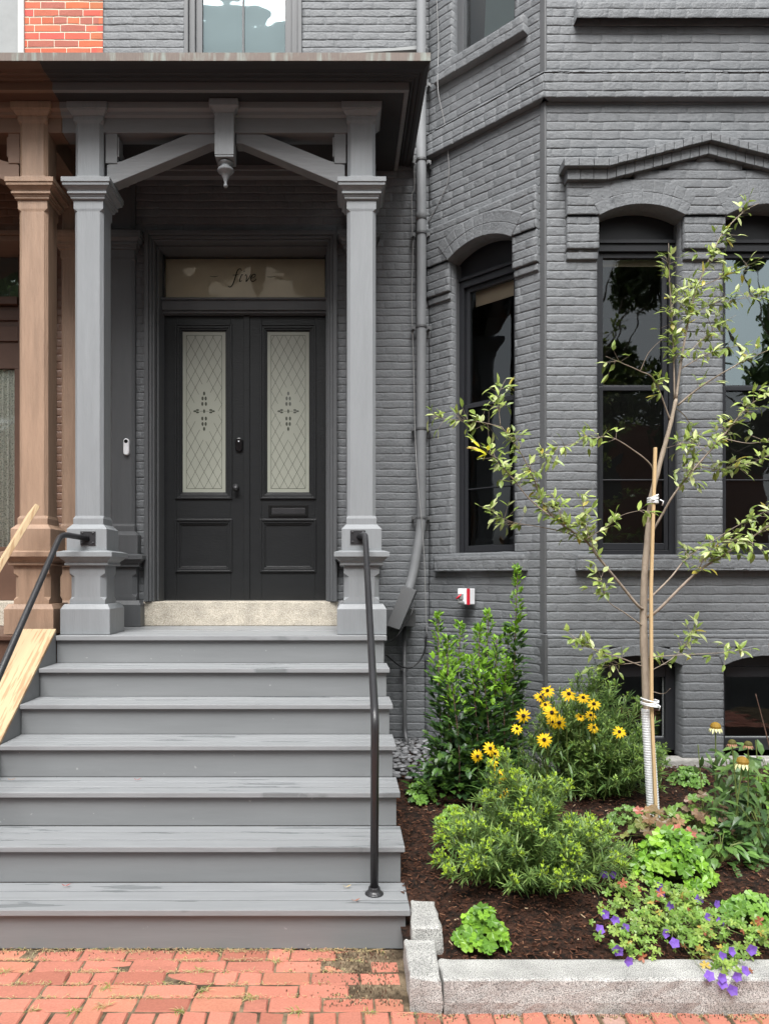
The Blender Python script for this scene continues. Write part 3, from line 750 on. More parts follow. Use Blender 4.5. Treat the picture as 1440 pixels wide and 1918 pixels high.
bk = MB(); bk.box(DC-.70, DC+.70, 6.29, 6.30, 4.0, 4.42); bk.build('hall_wall', G['cream'], house)
# hand-lettered word, flat strokes on the glass
def stroke(m, pts, wds, y, th=.0015):
    L_, Rr_ = [], []
    for i, (x, z) in enumerate(pts):
        a = Vector(pts[min(i+1, len(pts)-1)]); b = Vector(pts[max(i-1, 0)]); d = (a-b).normalized(); n = Vector((-d.y, d.x))
        q = wds[i]*.5; L_.append((x+n.x*q, y, z+n.y*q)); Rr_.append((x-n.x*q, y, z-n.y*q))
    for i in range(len(pts)-1): m.prism([Rr_[i], Rr_[i+1], L_[i+1], L_[i]], (0, th, 0))
def crv(p, n=10):
    out = []
    for i in range(len(p)-1):
        p0 = p[max(i-1, 0)]; p1 = p[i]; p2 = p[i+1]; p3 = p[min(i+2, len(p)-1)]
        for k in range(n):
            t = k/n
            out.append(tuple(.5*((2*p1[j])+(-p0[j]+p2[j])*t+(2*p0[j]-5*p1[j]+4*p2[j]-p3[j])*t*t+(-p0[j]+3*p1[j]-3*p2[j]+p3[j])*t**3) for j in (0, 1)))
    out.append(tuple(p[-1])); return out
lt = None
def letter(pp, w0=.006, w1=.010, nm='letter'):
    lt = MB()
    c = crv([(X_(x, 6.238), Z_(y, 6.238)) for x, y in pp], 6); n = len(c)
    stroke(lt, c, [w0+(w1-w0)*math.sin(math.pi*i/(n-1)) for i in range(n)], 6.2365); lt.build(nm, G['slot'], two)
letter([(453, 507), (450, 503), (445, 506), (441, 518), (437, 530), (432, 537), (427, 536)], .004, .009)
letter([(436, 515), (447, 514)], .003, .004)
letter([(455, 515), (453, 514), (450, 521), (449, 527), (453, 525)], .004, .008)
letter([(458, 506.5), (457, 508.5)], .006, .008)
letter([(459, 516), (461, 514), (462, 520), (461, 527), (466, 521), (469, 515), (470, 513.5)], .004, .007)
letter([(471, 521), (477, 518), (478, 514), (474, 514), (470, 520), (471, 526), (476, 526), (480, 522)], .004, .008)
letter([(393, 517), (400, 518), (408, 517)], .002, .004); letter([(500, 518), (508, 518.5), (516, 517.5)], .002, .004)
# granite door sill
ds = MB(); ds.box(-1.622, -.020, 5.985, 6.34, DZ, 1.4785); ds.build('door_sill', G['sill_stone'], house, bevel=.006)

def door(x0, x1, gx0, gx1, knob, slot, lab):
    z0, z1 = 1.483, 3.884
    gz0, gz1 = Z_(932, YD), Z_(609, YD); pz0, pz1 = Z_(1069, YD), Z_(975, YD)
    m = MB()
    m.box(x0, gx0, YD, YD+.045, z0, z1); m.box(gx1, x1, YD, YD+.045, z0, z1)
    for a, b in ((z0, pz0), (pz1, gz0), (gz1, z1)): m.box(gx0+.0005, gx1-.0005, YD+.001, YD+.045, a, b)
    d = m.build('door', G['door'], house, bevel=.002); d['label'] = lab
    mo = MB()
    for (a, b, c_, e) in ((gx0, gx1, gz0, gz1), (gx0, gx1, pz0, pz1)):
        mo.frame(a-.012, b+.012, c_-.012, e+.012, .016, YD-.014, YD+.002)
        mo.frame(a+.004, b-.004, c_+.004, e-.004, .020, YD-.006, YD+.02)
        mo.frame(a+.024, b-.024, c_+.024, e-.024, .014, YD+.004, YD+.03)
        mo.frame(a+.038, b-.038, c_+.038, e-.038, .010, YD+.016, YD+.032)
    mo.build('moulding', G['door'], d, bevel=.002)
    lp = MB(); lp.box(gx0+.03, gx1-.03, YD+.012, YD+.03, pz0+.03, pz1-.03); lp.build('lower_panel', G['door'], d, bevel=.003)
    ga, gb, gc, ge = gx0+.044, gx1-.044, gz0+.044, gz1-.044
    gp = MB(); gp.box(ga, gb, YD+.022, YD+.03, gc, ge); gp.build('frosted_glass', G['frost'], d)
    # etched lattice with a floral centre
    e = MB(); yl = YD+.0205
    ia, ib, ic, ie = ga+.035, gb-.035, gc+.035, ge-.035; cx, cz = (ia+ib)/2, gc+(ge-gc)*.505
    def seg(p, q, wd=.0028):
        stroke(e, [p, q], [wd, wd], yl, .001)
    for p, q in (((ia, ic), (ib, ic)), ((ib, ic), (ib, ie)), ((ib, ie), (ia, ie)), ((ia, ie), (ia, ic))): seg(p, q)
    sx = (ib-ia)/4; sz = sx*1.9
    def clipseg(x_, z_, dx, dz):
        # clip a long line to the inner rectangle and leave out the diamond at the centre
        t0, t1 = -9., 9.
        for p_, d_, lo, hi in ((x_, dx, ia, ib), (z_, dz, ic, ie)):
            a_, b_ = (lo-p_)/d_, (hi-p_)/d_
            if a_ > b_: a_, b_ = b_, a_
            t0, t1 = max(t0, a_), min(t1, b_)
        if t1 <= t0+1e-4: return
        N_ = 40; run = None
        for i in range(N_+1):
            t = t0+(t1-t0)*i/N_; xx, zz = x_+dx*t, z_+dz*t
            out = abs(xx-cx)/(sx*1.6)+abs(zz-cz)/(sz*1.9) > 1
            if out and run is None: run = (xx, zz)
            if (not out or i == N_) and run is not None:
                seg(run, (xx, zz)); run = None
    k = -40
    while k < 40:
        clipseg(ia, ic+k*sz, sx, sz); clipseg(ia, ic+k*sz, sx, -sz); k += 1
    def drop(x_, z_, w_, h_):
        pts = [(x_+math.cos(t)*w_, yl, z_+math.sin(t)*h_) for t in [j*6.283/10 for j in range(10)]]; e.prism(pts, (0, .001, 0))
    for dx, dz in ((0, .150), (-.013, .108), (.013, .108), (-.015, .062), (.015, .062), (0, 0), (-.015, -.062), (.015, -.062), (-.013, -.108), (.013, -.108), (0, -.150)): drop(cx+dx, cz+dz, .0095, .017)
    for s_ in (-1, 1):
        for dx, dz in ((.056, .010), (.056, -.010), (.078, 0)): drop(cx+s_*dx, cz+dz, .014, .008)
        seg((cx+s_*.012, cz), (cx+s_*.04, cz))
    e.build('etching', G['etch'], d)
    if knob:
        k_ = MB(); k_.lathe([(.0, 0), (.026, 0), (.026, .008), (.010, .012), (.010, .035), (.024, .042), (.029, .055), (.024, .07), (.0, .073)], (X_(443, YD), YD, Z_(914, YD)), 16, 'y'); k_.build('door_knob', G['iron'], d, smooth=True)
        l_ = MB(); cxx, czz = X_(448, YD), Z_(833, YD)
        ring_ = lambda w2, h2, yy: [(cxx+w2*math.cos(t), yy, czz+(h2-w2)*(1 if math.sin(t) > 0 else -1)+w2*math.sin(t)) for t in [j*6.2832/24+.01 for j in range(24)]]
        l_.loft([ring_(.034, .059, YD), ring_(.034, .059, YD-.012), ring_(.029, .054, YD-.026)]); l_.build('smart_lock', G['gloss_black'], d, bevel=.003)
        t_ = MB(); t_.lathe([(.0, 0), (.006, 0), (.006, .002), (0, .002)], (cxx, YD-.026, czz+.025), 10, 'y'); t_.build('lock_light', G['white'], d)
    if slot:
        s_ = MB(); a, b, c_, e_ = X_(503, YD), X_(577, YD), Z_(968, YD), Z_(946, YD)
        s_.frame(a, b, c_, e_, .022, YD-.008, YD+.002); s_.build('mail_slot', G['slot'], d, bevel=.002); s_ = MB(); s_.box(a+.025, b-.025, YD-.004, YD+.001, c_+.024, e_-.024); s_.build('mail_flap', G['iron'], d, bevel=.003)
    return d
gh = .2405
lx0 = X_(328, YD)+.012; lx1 = X_(435, YD)-.012; rx0 = X_(487, YD)+.012; rx1 = X_(592, YD)-.012
door(DC-.682, DC-.003, lx0, lx1, True, False, 'left door leaf with smart lock and knob')
d2 = door(DC+.001, DC+.682, rx0, rx1, False, True, 'right door leaf with mail slot')
a_ = MB(); a_.box(DC-.012, DC+.038, YD-.014, YD-.001, 1.484, 3.883); a_.build('astragal', G['door'], d2, bevel=.003)

# ================================================================== PORCHES
CYF = 5.25
def col_rings(lst, cx, cy):
    out = []
    for z, h, c in lst:
        c = max(c, .0015)
        out.append([(cx+x, cy+y, z) for x, y in ((-h+c, -h), (h-c, -h), (h, -h+c), (h, h-c), (h-c, h), (-h+c, h), (-h, h-c), (-h, -h+c))])
    return out
def column(parent, cx, cy, mt, name='column'):
    s = MB(); s.loft(col_rings([(2.044, .105, 0), (2.085, .105, 0), (2.105, .1, .022), (4.222, .1, .022), (4.24, .103, 0), (4.30, .103, 0)], cx, cy))
    s.loft(col_rings([(4.428, .1, 0), (4.455, .1, 0), (4.475, .098, .024), (4.835, .098, .024), (4.858, .104, 0), (4.885, .104, 0)], cx, cy))
    c = s.build(name, mt, parent, bevel=.003)
    p = MB(); p.loft(col_rings([(DZ+.003, .17, 0), (1.458, .17, 0), (1.492, .150, 0)], cx, cy)); p.build('plinth', mt, c, bevel=.004)
    p = MB(); p.loft(col_rings([(1.4925, .123, 0), (1.518, .123, 0), (1.540, .122, .034), (1.682, .122, .034), (1.705, .123, 0), (1.757, .123, 0)], cx, cy))
    p.loft(col_rings([(1.7575, .146, 0), (1.762, .150, 0), (1.772, .150, 0), (1.776, .144, 0), (1.790, .150, 0), (1.806, .170, 0), (1.818, .178, 0), (1.8185, .190, 0), (1.850, .190, 0), (1.862, .150, 0)], cx, cy))
    p.loft(col_rings([(1.8625, .138, 0), (2.012, .138, 0), (2.044, .108, 0)], cx, cy)); p.build('pedestal', mt, c, bevel=.003)
    k = MB(); k.loft(col_rings([(4.298, .108, 0), (4.303, .118, 0), (4.314, .118, 0), (4.316, .122, 0), (4.330, .126, 0), (4.331, .136, 0), (4.346, .136, 0), (4.347, .130, 0), (4.358, .136, 0), (4.376, .154, 0), (4.3765, .160, 0), (4.397, .162, 0), (4.3975, .168, 0), (4.429, .168, 0), (4.431, .150, 0)], cx, cy)); k.build('capital', mt, c, bevel=.002)
    k = MB(); k.loft(col_rings([(4.8855, .108, 0), (4.892, .112, 0), (4.912, .128, 0), (4.920, .130, 0), (4.9205, .138, 0), (4.966, .140, 0)], cx, cy)); k.build('top_capital', mt, c, bevel=.002)
    return c
GL, GR, BL = -1.7525, .1445, -2.140
porch = thing('entrance_porch', (DC, 5.5, DZ), 'grey timber entrance porch with square chamfered columns and a braced canopy', 'porch', 'paired entrance porches')
bporch = thing('entrance_porch', (-3.09, 5.5, DZ), 'brown timber entrance porch at the left edge of the picture', 'porch', 'paired entrance porches')
for cx in (GL, GR):
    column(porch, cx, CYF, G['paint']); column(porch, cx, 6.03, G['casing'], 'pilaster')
for cx in (BL, 2*-1.9465-GR):
    column(bporch, cx, CYF, G['brown']); column(bporch, cx, 6.03, G['brown'], 'pilaster')
# canopy profile, sections from wall side outwards (offset from the frieze line, z)
SPLIT = -1.945
def canopy(par, x0, x1, mt_b, mt_d, right):
    """x0..x1 span of the frieze line; right: True if the right end returns to the wall, left side mirrored for the neighbour"""
    prof = [(.0, 4.967), (.0, 5.020), (-.012, 5.0205), (-.012, 5.014), (-.035, 5.009), (-.055, 5.014), (-.070, 5.006), (-.095, 5.004), (-.110, 5.008), (-.125, 5.001), (-.160, 5.000), (-.200, 5.008), (-.214, 5.014)]
    yf = 5.0
    def strip(m, pr):
        for (o0, z0), (o1, z1) in zip(pr[:-1], pr[1:]):
            if right:
                a0, a1 = x1-o0*.54, x1-o1*.54
                m.poly([(x0, yf+o0, z0), (a0, yf+o0, z0), (a1, yf+o1, z1), (x0, yf+o1, z1)])
                m.poly([(a0, yf+o0, z0), (a0, YW, z0), (a1, YW, z1), (a1, yf+o1, z1)])
            else: m.poly([(x0, yf+o0, z0), (x1, yf+o0, z0), (x1, yf+o1, z1), (x0, yf+o1, z1)])
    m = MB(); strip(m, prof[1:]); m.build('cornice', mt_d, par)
    m = MB(); e = x1 if right else x1
    m.box(x0, e, yf, yf+.03, 4.9672, 5.03)
    if right: m.box(x1-.03, x1, yf+.0305, YW, 4.9672, 5.03)
    m.build('fascia_board', mt_b, par, bevel=.002)
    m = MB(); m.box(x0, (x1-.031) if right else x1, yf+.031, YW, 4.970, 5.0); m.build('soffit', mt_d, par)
    ex = (x1+.119) if right else x1
    m = MB(); m.prism([(x0, yf-.218, 5.0145), (x0, yf-.222, 5.064), (x0, YW, 5.12), (x0, YW, 5.03), (x0, yf-.1, 5.022)], (ex-x0, 0, 0)); m.build('roof', G['copper'], par)
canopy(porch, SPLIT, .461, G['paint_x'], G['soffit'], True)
canopy(bporch, -4.4, SPLIT-.0005, G['brown_x'], G['brown_dark'], False)
fl_ = MB(); fl_.prism([(X_(640, 5.95), YW-.05, 5.885), (XA-.02, YW-.05, 5.925), (XA-.02, YW-.05, 5.955), (X_(640, 5.95), YW-.05, 5.895)], (0, .045, 0)); fl_.build('flashing', G['ltgrey'], porch)
def beams(par, xa, xb, mt, mtd, cols):
    m = MB(); m.box(xa, xb, 5.175, 5.32, 4.785, 4.9695)
    for cx in cols: m.box(cx-.06, cx+.06, 5.3205, 5.98, 4.80, 4.9695)
    m.build('beam', mtd, par, bevel=.004)
    m = MB(); m.loft([[(xa, 5.172, 4.885), (xb, 5.172, 4.885)], [(xa, 5.155, 4.895), (xb, 5.155, 4.895)], [(xa, 5.150, 4.915), (xb, 5.150, 4.915)], [(xa, 5.13, 4.93), (xb, 5.13, 4.93)], [(xa, 5.125, 4.969), (xb, 5.125, 4.969)]], cap=False, closed=False); m.build('bed_moulding', mtd, par)
    m = MB(); m.box(xa+.2, xb-.2, 5.93, 5.99, 4.889, 4.9695); m.box(xa+.2, xb-.2, 5.91, 5.929, 4.93, 4.9695); m.build('rear_beam', mtd, par, bevel=.003)
beams(porch, SPLIT, GR+.1, G['paint_x'], G['paint_x'], (GL, GR)); beams(bporch, -4.2, SPLIT-.001, G['brown_x'], G['brown_x'], (BL,))
def brace(par, ccx, side, mt, xcol):
    """side -1: left of the centre drop; xcol: column centre"""
    Yb = 5.19
    pts = [(200, 308), (230, 300), (360, 247), (404, 246), (404, 268), (393, 268), (213, 343), (200, 334)]
    w_ = [P(x, y, Yb) for x, y in pts]
    m = MB(); q = []
    for p in w_:
        dx = p.x-DC                           # negative, measured from the door axis
        q.append(Vector((ccx+(dx if side < 0 else -dx), p.y, p.z)))
    m.prism(q if side < 0 else q[::-1], (0, .10, 0)); m.build('brace', mt, par, bevel=.004)
    m = MB(); xx = [X_(198, Yb)-DC, X_(220, Yb)-DC]; a, b = [ccx+(v if side < 0 else -v) for v in xx]; a, b = min(a, b), max(a, b)
    m.box(a, b, Yb-.006, Yb+.10, Z_(306, Yb), 4.79)
    k = b if side < 0 else a; dd = .012 if side < 0 else -.012
    m.box(min(k, k+dd), max(k, k+dd), Yb, Yb+.09, Z_(293, Yb), Z_(256, Yb)); m.build('brace_post', mt, par, bevel=.003)
for s_ in (-1, 1): brace(porch, DC, s_, G['paint_x'], None)
for s_ in (-1, 1): brace(bporch, 2*SPLIT-DC, s_, G['brown_x'], None)
def dropper(par, cx, mt):
    m = MB(); m.box(cx-.066, cx+.066, 5.115, 5.25, Z_(288, 5.115), 4.966); m.box(cx-.064, cx+.064, 5.118, 5.247, Z_(293, 5.12), Z_(288, 5.115)-.002)
    m.loft(col_rings([(4.890, .070, 0), (4.915, .088, 0), (4.92, .1, 0), (4.966, .1, 0)], cx, 5.18))
    d = m.build('drop_post', mt, par, bevel=.004)
    z1 = Z_(293, 5.12)
    f = MB(); f.lathe([(a_, b_*.86) for a_, b_ in [(0, -.213), (.010, -.210), (.015, -.200), (.013, -.190), (.008, -.180), (.012, -.160), (.024, -.125), (.036, -.100), (.052, -.088), (.058, -.077), (.055, -.064), (.040, -.055), (.034, -.045), (.036, -.030), (.048, -.022), (.050, -.012), (.040, -.003), (.030, 0)]], (cx, 5.18, z1), 24); f.build('pendant', mt, d, smooth=True)
dropper(porch, DC, G['paint']); dropper(bporch, 2*SPLIT-DC, G['brown'])

# ================================================================== STEPS
steps = thing('front_steps', (DC, 4.2, 0), 'wide grey painted timber steps of seven treads leading to the black doors', 'steps')
RI, GO = .182, .28
TOPZ = 1.277
SX0, SX1 = PARTY, .313
for i in range(7):
    zt_ = TOPZ-RI*i; yf = 5.0-GO*i
    m = MB()
    if i == 0:
        yb = 5.99; nb = 8; dep = (yb-yf)/nb
    else:
        yb = yf+GO+.028; nb = 3; dep = (yb-yf)/3
    rn = random.Random(i+40)
    for b in range(nb):
        jz = rn.uniform(-.0008, .0008)
        m.box(SX0, SX1-rn.uniform(0, .002), yf+dep*b+(.006 if b else 0), yf+dep*(b+1)-.005, zt_-.027, zt_+jz+(.005 if i == 0 else 0))
    m.build('tread', G['tread'], steps, bevel=.003)
    m = MB(); zb_ = (TOPZ-RI*(i+1)) if i < 6 else .0
    m.box(SX0, SX1-.020, yf+.026, yf+.046, zb_+.0005 if i < 6 else -.0, zt_-.0275); m.build('riser', G['riser'], steps, bevel=.0015)
m = MB()
pr = [(SX1-.022, 5.99, 0), (SX1-.022, 3.34, 0)]
for i in range(6, -1, -1):
    yf = 5.0-GO*i+.047; zt_ = TOPZ-RI*i-.028; pr += [(SX1-.022, yf, pr[-1][2]), (SX1-.022, yf, zt_)]
pr += [(SX1-.022, 5.99, TOPZ-.028)]
m.prism(pr[:1]+pr[2:], (-.02, 0, 0)); m.build('side_panel', G['riser'], steps)
# sloping cheek wall between the two flights
ck = MB(); ck.prism([(PARTY-.004, 5.02, 1.30), (PARTY-.004, 5.02, 0), (PARTY-.004, 3.05, 0), (PARTY-.004, 3.3, .10), (PARTY-.004, 4.2, .735)], (-.04, 0, 0)); ck.build('cheek_panel', G['riser'], steps)

# ---- handrails
def flange(m, c, r=.05): m.lathe([(0, 0), (r, 0), (r, .006), (r*.8, .012), (.03, .018), (.026, .035), (0, .035)], c, 20)
def bent(pts, r=.05, n=5):
    out = [Vector(pts[0])]
    for i in range(1, len(pts)-1):
        a, b, c = Vector(pts[i-1]), Vector(pts[i]), Vector(pts[i+1])
        u = (a-b).normalized(); v = (c-b).normalized(); p, q = b+u*r, b+v*r
        for k in range(n+1):
            t = k/n; out.append(p*(1-t)**2+b*2*t*(1-t)+q*t*t)
    out.append(Vector(pts[-1])); return out
def rail(label, pts, foot, plate):
    root = thing('handrail', foot, label, 'handrail', 'black pipe handrails of the grey steps')
    m = MB(); m.tube(bent(pts, .06), .0195, 16); m.build('rail_pipe', G['iron'], root, smooth=True)
    m = MB(); flange(m, foot, .044); m.build('floor_flange', G['iron'], root, bevel=.002)
    m = MB(); px_, py_, pz_ = plate; m.box(px_-.052, px_+.052, py_-.008, py_, pz_-.048, pz_+.048)
    for a in (-1, 1):
        for b in (-1, 1): m.lathe([(0, 0), (.008, 0), (.007, .004), (0, .006)], (px_+a*.036, py_-.008, pz_+b*.034), 8, 'y')
    m.build('wall_plate', G['iron'], root, bevel=.002)
yp = CYF-.138
rail('black iron pipe handrail standing on the right end of the lowest tread', [(.128, yp-.006, 1.955), (.165, yp-.12, 1.972), (.160, 3.46, 1.02), (.158, 3.49, .19)], (.158, 3.49, TOPZ-6*RI), (.118, yp, 1.955))
lr0 = Vector((-1.86, 4.93, 1.966)); lr1 = Vector((-1.86, 4.036, 1.144)); dv = lr1-lr0
lr2 = lr0+dv*1.55
rail('black iron pipe handrail at the left edge beside the bare plank', [(-1.745, yp-.006, 1.945), tuple(lr0), tuple(lr2), (lr2.x, lr2.y-.02, .19)], (lr2.x, lr2.y-.02, TOPZ-6*RI), (-1.742, yp, 1.947))

# ================================================================== NEIGHBOUR
nb = thing('row_house', (-3.1, YW, 0), 'neighbouring red brick house with brown painted doorway at the left edge', 'house')
m = MB(); NDC = 2*SPLIT-DC
rows(m, main, -4.6, PARTY-.001, .15, 4.95, 0, .1, (rect_hole(NDC-.71, NDC+.71, 1.0, 4.43),), seed=51); m.build('wall', G['brick_brown'], nb, smooth=True)
m = MB(); rows(m, main, -4.6, PARTY-.001, 4.95, ZT, .002, .1, (rect_hole(-4.2, X_(42, YW), 5.3, 7.1),), seed=52, red=True, jd=.006); m.build('upper_wall', G['red'], nb)
m = MB(); m.box(X_(35, YW), X_(46.5, YW), YW-.02, YW+.1, 5.3, 7.2); m.build('window_trim', G['offwhite'], nb, bevel=.003)
m = MB(); m.box(-4.2, X_(35, YW)-.001, YW+.01, YW+.04, 5.3, 7.2); m.build('shutter', G['ltgrey'], nb)
m = MB()
for (h0, h1, yf, zz) in ((.775, .742, 5.950, 4.468), (.7415, .70, 5.975, 4.434)):
    m.box(NDC-h0, NDC-h1, yf, YD+.04, 1.48, zz); m.box(NDC+h1, NDC+h0, yf, YD+.04, 1.48, zz); m.box(NDC-h1, NDC+h1, yf, YD+.04, zz-(h0-h1), zz)
m.build('door_casing', G['brown_x'], nb, bevel=.004)
m = MB(); xe = X_(36, YD)
m.box(xe-.001, NDC+.70, YD-.02, YD+.05, 1.48, 4.4)
gx = X_(33, YD)
m.box(NDC-.7, xe-.0015, YD, YD+.05, Z_(690, YD), Z_(640, YD)); m.box(NDC-.7, xe-.0015, YD-.02, YD+.05, Z_(640, YD)+.001, Z_(612, YD)); m.box(NDC-.7, xe-.0015, YD-.01, YD+.05, Z_(600, YD), Z_(582, YD))
m.box(NDC-.7, xe-.0015, YD-.04, YD+.05, Z_(572, YD), Z_(558, YD)); m.box(NDC-.7, xe-.0015, YD+.01, YD+.05, Z_(611, YD), Z_(573, YD)); m.box(NDC-.7, xe-.0015, YD, YD+.05, 1.48, Z_(1024, YD)); m.box(NDC-.7, xe-.0015, YD, YD+.05, Z_(478, YD), 4.43)
m.box(X_(27, YD), xe-.0015, YD, YD+.04, Z_(1024, YD)+.001, Z_(690, YD)-.001)
bd = m.build('door', G['brown_dark'], nb, bevel=.003)
m = MB(); k = 60; x0_, x1_ = NDC-.2, X_(27, YD)
pts = [(x0_+(x1_-x0_)*i/k, YD+.05+.012*math.sin(i*1.15)+.005*math.sin(i*2.7)) for i in range(k+1)]
for i in range(k): m.poly([(pts[i][0], pts[i][1], Z_(1024, YD)), (pts[i+1][0], pts[i+1][1], Z_(1024, YD)), (pts[i+1][0], pts[i+1][1], Z_(690, YD)), (pts[i][0], pts[i][1], Z_(690, YD))])
m.build('curtain', G['curtain'], bd, smooth=True)
m = MB(); m.poly([(NDC-.7, YD+.02, Z_(1024, YD)), (x1_, YD+.02, Z_(1024, YD)), (x1_, YD+.02, Z_(690, YD)), (NDC-.7, YD+.02, Z_(690, YD))]); m.build('pane', glass('curtained_glass', .03, (.9, .97, 1), .97), bd)
m = MB(); m.poly([(NDC-.7, YD+.03, Z_(558, YD)), (xe, YD+.03, Z_(558, YD)), (xe, YD+.03, Z_(478, YD)), (NDC-.7, YD+.03, Z_(478, YD))]); m.build('pane', G['glass_hi'], bd)
m = MB(); m.poly([(NDC-.9, YD+.2, 1.3), (NDC+.9, YD+.2, 1.3), (NDC+.9, YD+.2, 4.6), (NDC-.9, YD+.2, 4.6)]); m.build('hall_wall', G['interior'], nb)
m = MB(); m.box(NDC-.82, NDC+.78, 5.985, 6.34, DZ, 1.4785); m.build('door_sill', G['sill_stone'], nb, bevel=.006)
nst = thing('front_steps', (-3.1, 4.2, 0), 'brown painted timber steps of the neighbouring porch at the left edge', 'steps')
for i in range(7):
    zt_ = TOPZ-RI*i; yf = 5.0-GO*i; m = MB(); yb = 5.99 if i == 0 else yf+GO+.028
    m.box(-4.35, -1.98, yf, yb, zt_-.027, zt_+(.004 if i == 0 else 0)); m.build('tread', G['brown_dark'], nst, bevel=.003)
    m = MB(); m.box(-4.35, -1.985, yf+.026, yf+.046, (zt_-RI+.001) if i < 6 else 0, zt_-.0275); m.build('riser', G['brown_dark'], nst)
for a, b, c_, e_ in ((-4.6, -3.80, .1, ZT), (-3.80, -2.376, 4.43, 5.3), (-2.376, PARTY, .1, ZT)):
    m = MB(); m.poly([(a, YW+.096, c_), (b, YW+.096, c_), (b, YW+.096, e_), (a, YW+.096, e_)]); m.build('wall_backing', G['interior'], nb)
# bare boards
def board(label, a, b, wdt, thk, wdir, name='wooden_plank'):
    a, b = Vector(a), Vector(b); wd = Vector(wdir).normalized(); d = (b-a).normalized(); n = d.cross(wd).normalized()
    m = MB(); m.prism([a-wd*wdt/2, a+wd*wdt/2, b+wd*wdt/2, b-wd*wdt/2], n*thk); return tag(m.build(name, G['plank'], base=tuple(a), bevel=.003), label, 'plank', 'raw timber boards on the neighbouring steps')
board('wide raw plywood board laid down the slope between the two flights', (-2.045, 5.03, 1.312), (-2.045, 3.35, .125), .235, .02, (1, 0, 0))
board('narrow raw timber batten slanting across the brown column as a makeshift rail', P(68, 958, 5.0), P(-100, 1235, 4.3), .088, .036, (.62, 0, .78))

# ================================================================== DOWNPIPE AND SERVICES
dp = thing('downpipe', (.655, 5.92, 0), 'tall grey painted round drainpipe in the corner beside the bay', 'drainpipe')
XP = X_(789, 5.91)
m = MB(); pts = bent([(XP, 5.91, 7.3), (XP, 5.91, Z_(985, 5.91)), P(772, 1085, 5.80), P(752, 1140, 5.66)], .12, 8); m.tube(pts, .038, 20); m.build('pipe', G['pipe'], dp, smooth=True)
for py in (155, 300, 437, 612, 803, 970):
    m = MB(); z = Z_(py, 5.91); m.lathe([(.0415, -.008), (.044, -.008), (.044, .008), (.0415, .008)], (XP, 5.91, z), 20)
    for s_ in (-1, 1):
        m.box(XP+s_*.045-(.035 if s_ < 0 else 0), XP+s_*.045+(.035 if s_ > 0 else 0), 5.935, 5.945, z-.016, z+.016); m.box(XP+s_*.062-.008, XP+s_*.062+.008, 5.92, 5.995, z-.012, z+.012)
    m.build('bracket', G['box'], dp)
m = MB(); m.lathe([(.040, -.03), (.0425, -.028), (.0425, .03), (.040, .032)], (XP, 5.91, Z_(405, 5.91)), 20); m.build('pipe_collar', G['pipe'], dp, smooth=True)
# slanted metal cover box
bx = MB(); Yb = 5.60
pp = [P(754, 1097, Yb), P(779, 1107, Yb), P(748, 1180, Yb-.06), P(724, 1172, Yb-.06)]
bx.prism(pp, (0.03, .16, 0)); o = bx.build('metal_cover', G['box'], base=tuple(pp[3]), bevel=.003); tag(o, 'slanted dark metal box at the foot of the drainpipe beside the porch', 'metal box')
bk = MB(); bk.box(X_(722, 5.9), X_(776, 5.9), 5.80, 5.97, Z_(1172, 5.9), Z_(1140, 5.9)); o = bk.build('junction_box', G['box'], base=(X_(750, 5.9), 5.9, Z_(1172, 5.9)), bevel=.003); tag(o, 'dark box fixed to the wall behind the slanted metal cover', 'metal box')
lp = MB(); lp.tube(bent([(X_(757, 5.93), 5.93, Z_(1170, 5.93)), (X_(758, 5.93), 5.93, Z_(1370, 5.93)), (X_(763, 5.85), 5.85, Z_(1400, 5.8))], .05), .017, 12); lpt = thing('conduit', (X_(758, 5.93), 5.93, .35), 'thin dark conduit running down the wall to the pebbles', 'conduit'); lp.build('pipe', G['box'], lpt, smooth=True)
m = MB(); m.box(X_(757, 5.93)-.028, X_(757, 5.93)+.028, 5.915, 5.99, Z_(1256, 5.93), Z_(1251, 5.93)); m.build('bracket', G['box'], lpt)
def cable(label, pts, r, mt):
    m = MB(); pts = [Vector(p) for p in pts]
    out = []
    for i in range(len(pts)-1):
        p0 = pts[max(i-1, 0)]; p1 = pts[i]; p2 = pts[i+1]; p3 = pts[min(i+2, len(pts)-1)]
        for k in range(6):
            t = k/6; out.append(.5*((2*p1)+(-p0+p2)*t+(2*p0-5*p1+4*p2-p3)*t*t+(-p0+3*p1-3*p2+p3)*t**3))
    out.append(pts[-1]); m.tube(out, r, 6); return tag(m.build('cable', mt, base=tuple(pts[-1]), smooth=True), label, 'cable')
def onang(px, py, d=.01):
    k = (px-CX)/F; t = (YW*k-XA)/((XB-XA)+(YW-YB)*k); Y = YW-(YW-YB)*t; p = P(px, py, Y); return p+Vector((angl.n[0]*d, angl.n[1]*d, 0))
cable('thin wire hanging down the angled bay face from the upper window', [onang(818, -20), onang(824, 80, .02), onang(831, 175, .075), onang(838, 240, .03), onang(842, 325, .01), onang(830, 365, .01), onang(800, 420, .0)], .0035, G['wire'])
cable('thin pale cable running beside the lower drainpipe and out over the box', [P(775, 290, 5.94), P(776, 350, 5.95), P(771, 372, 5.95), P(773, 470, 5.95), P(771, 560, 5.95), P(775, 700, 5.95), P(777, 800, 5.93), P(782, 900, 5.86), P(790, 980, 5.85), P(795, 1060, 5.86), P(797, 1130, 5.88), P(799, 1190, 5.90)], .004, G['wire'])
cable('black cable looping below the metal box to the porch side', [P(799, 1190, 5.90), P(793, 1225, 5.9), P(775, 1248, 5.88), P(752, 1249, 5.85), P(722, 1226, 5.8)], .007, G['wire_b'])
cable('black cable drooping from the slanted cover', [P(776, 1130, 5.55), P(770, 1150, 5.5), P(755, 1175, 5.5), P(738, 1198, 5.5), P(727, 1203, 5.6)], .004, G['wire_b'])
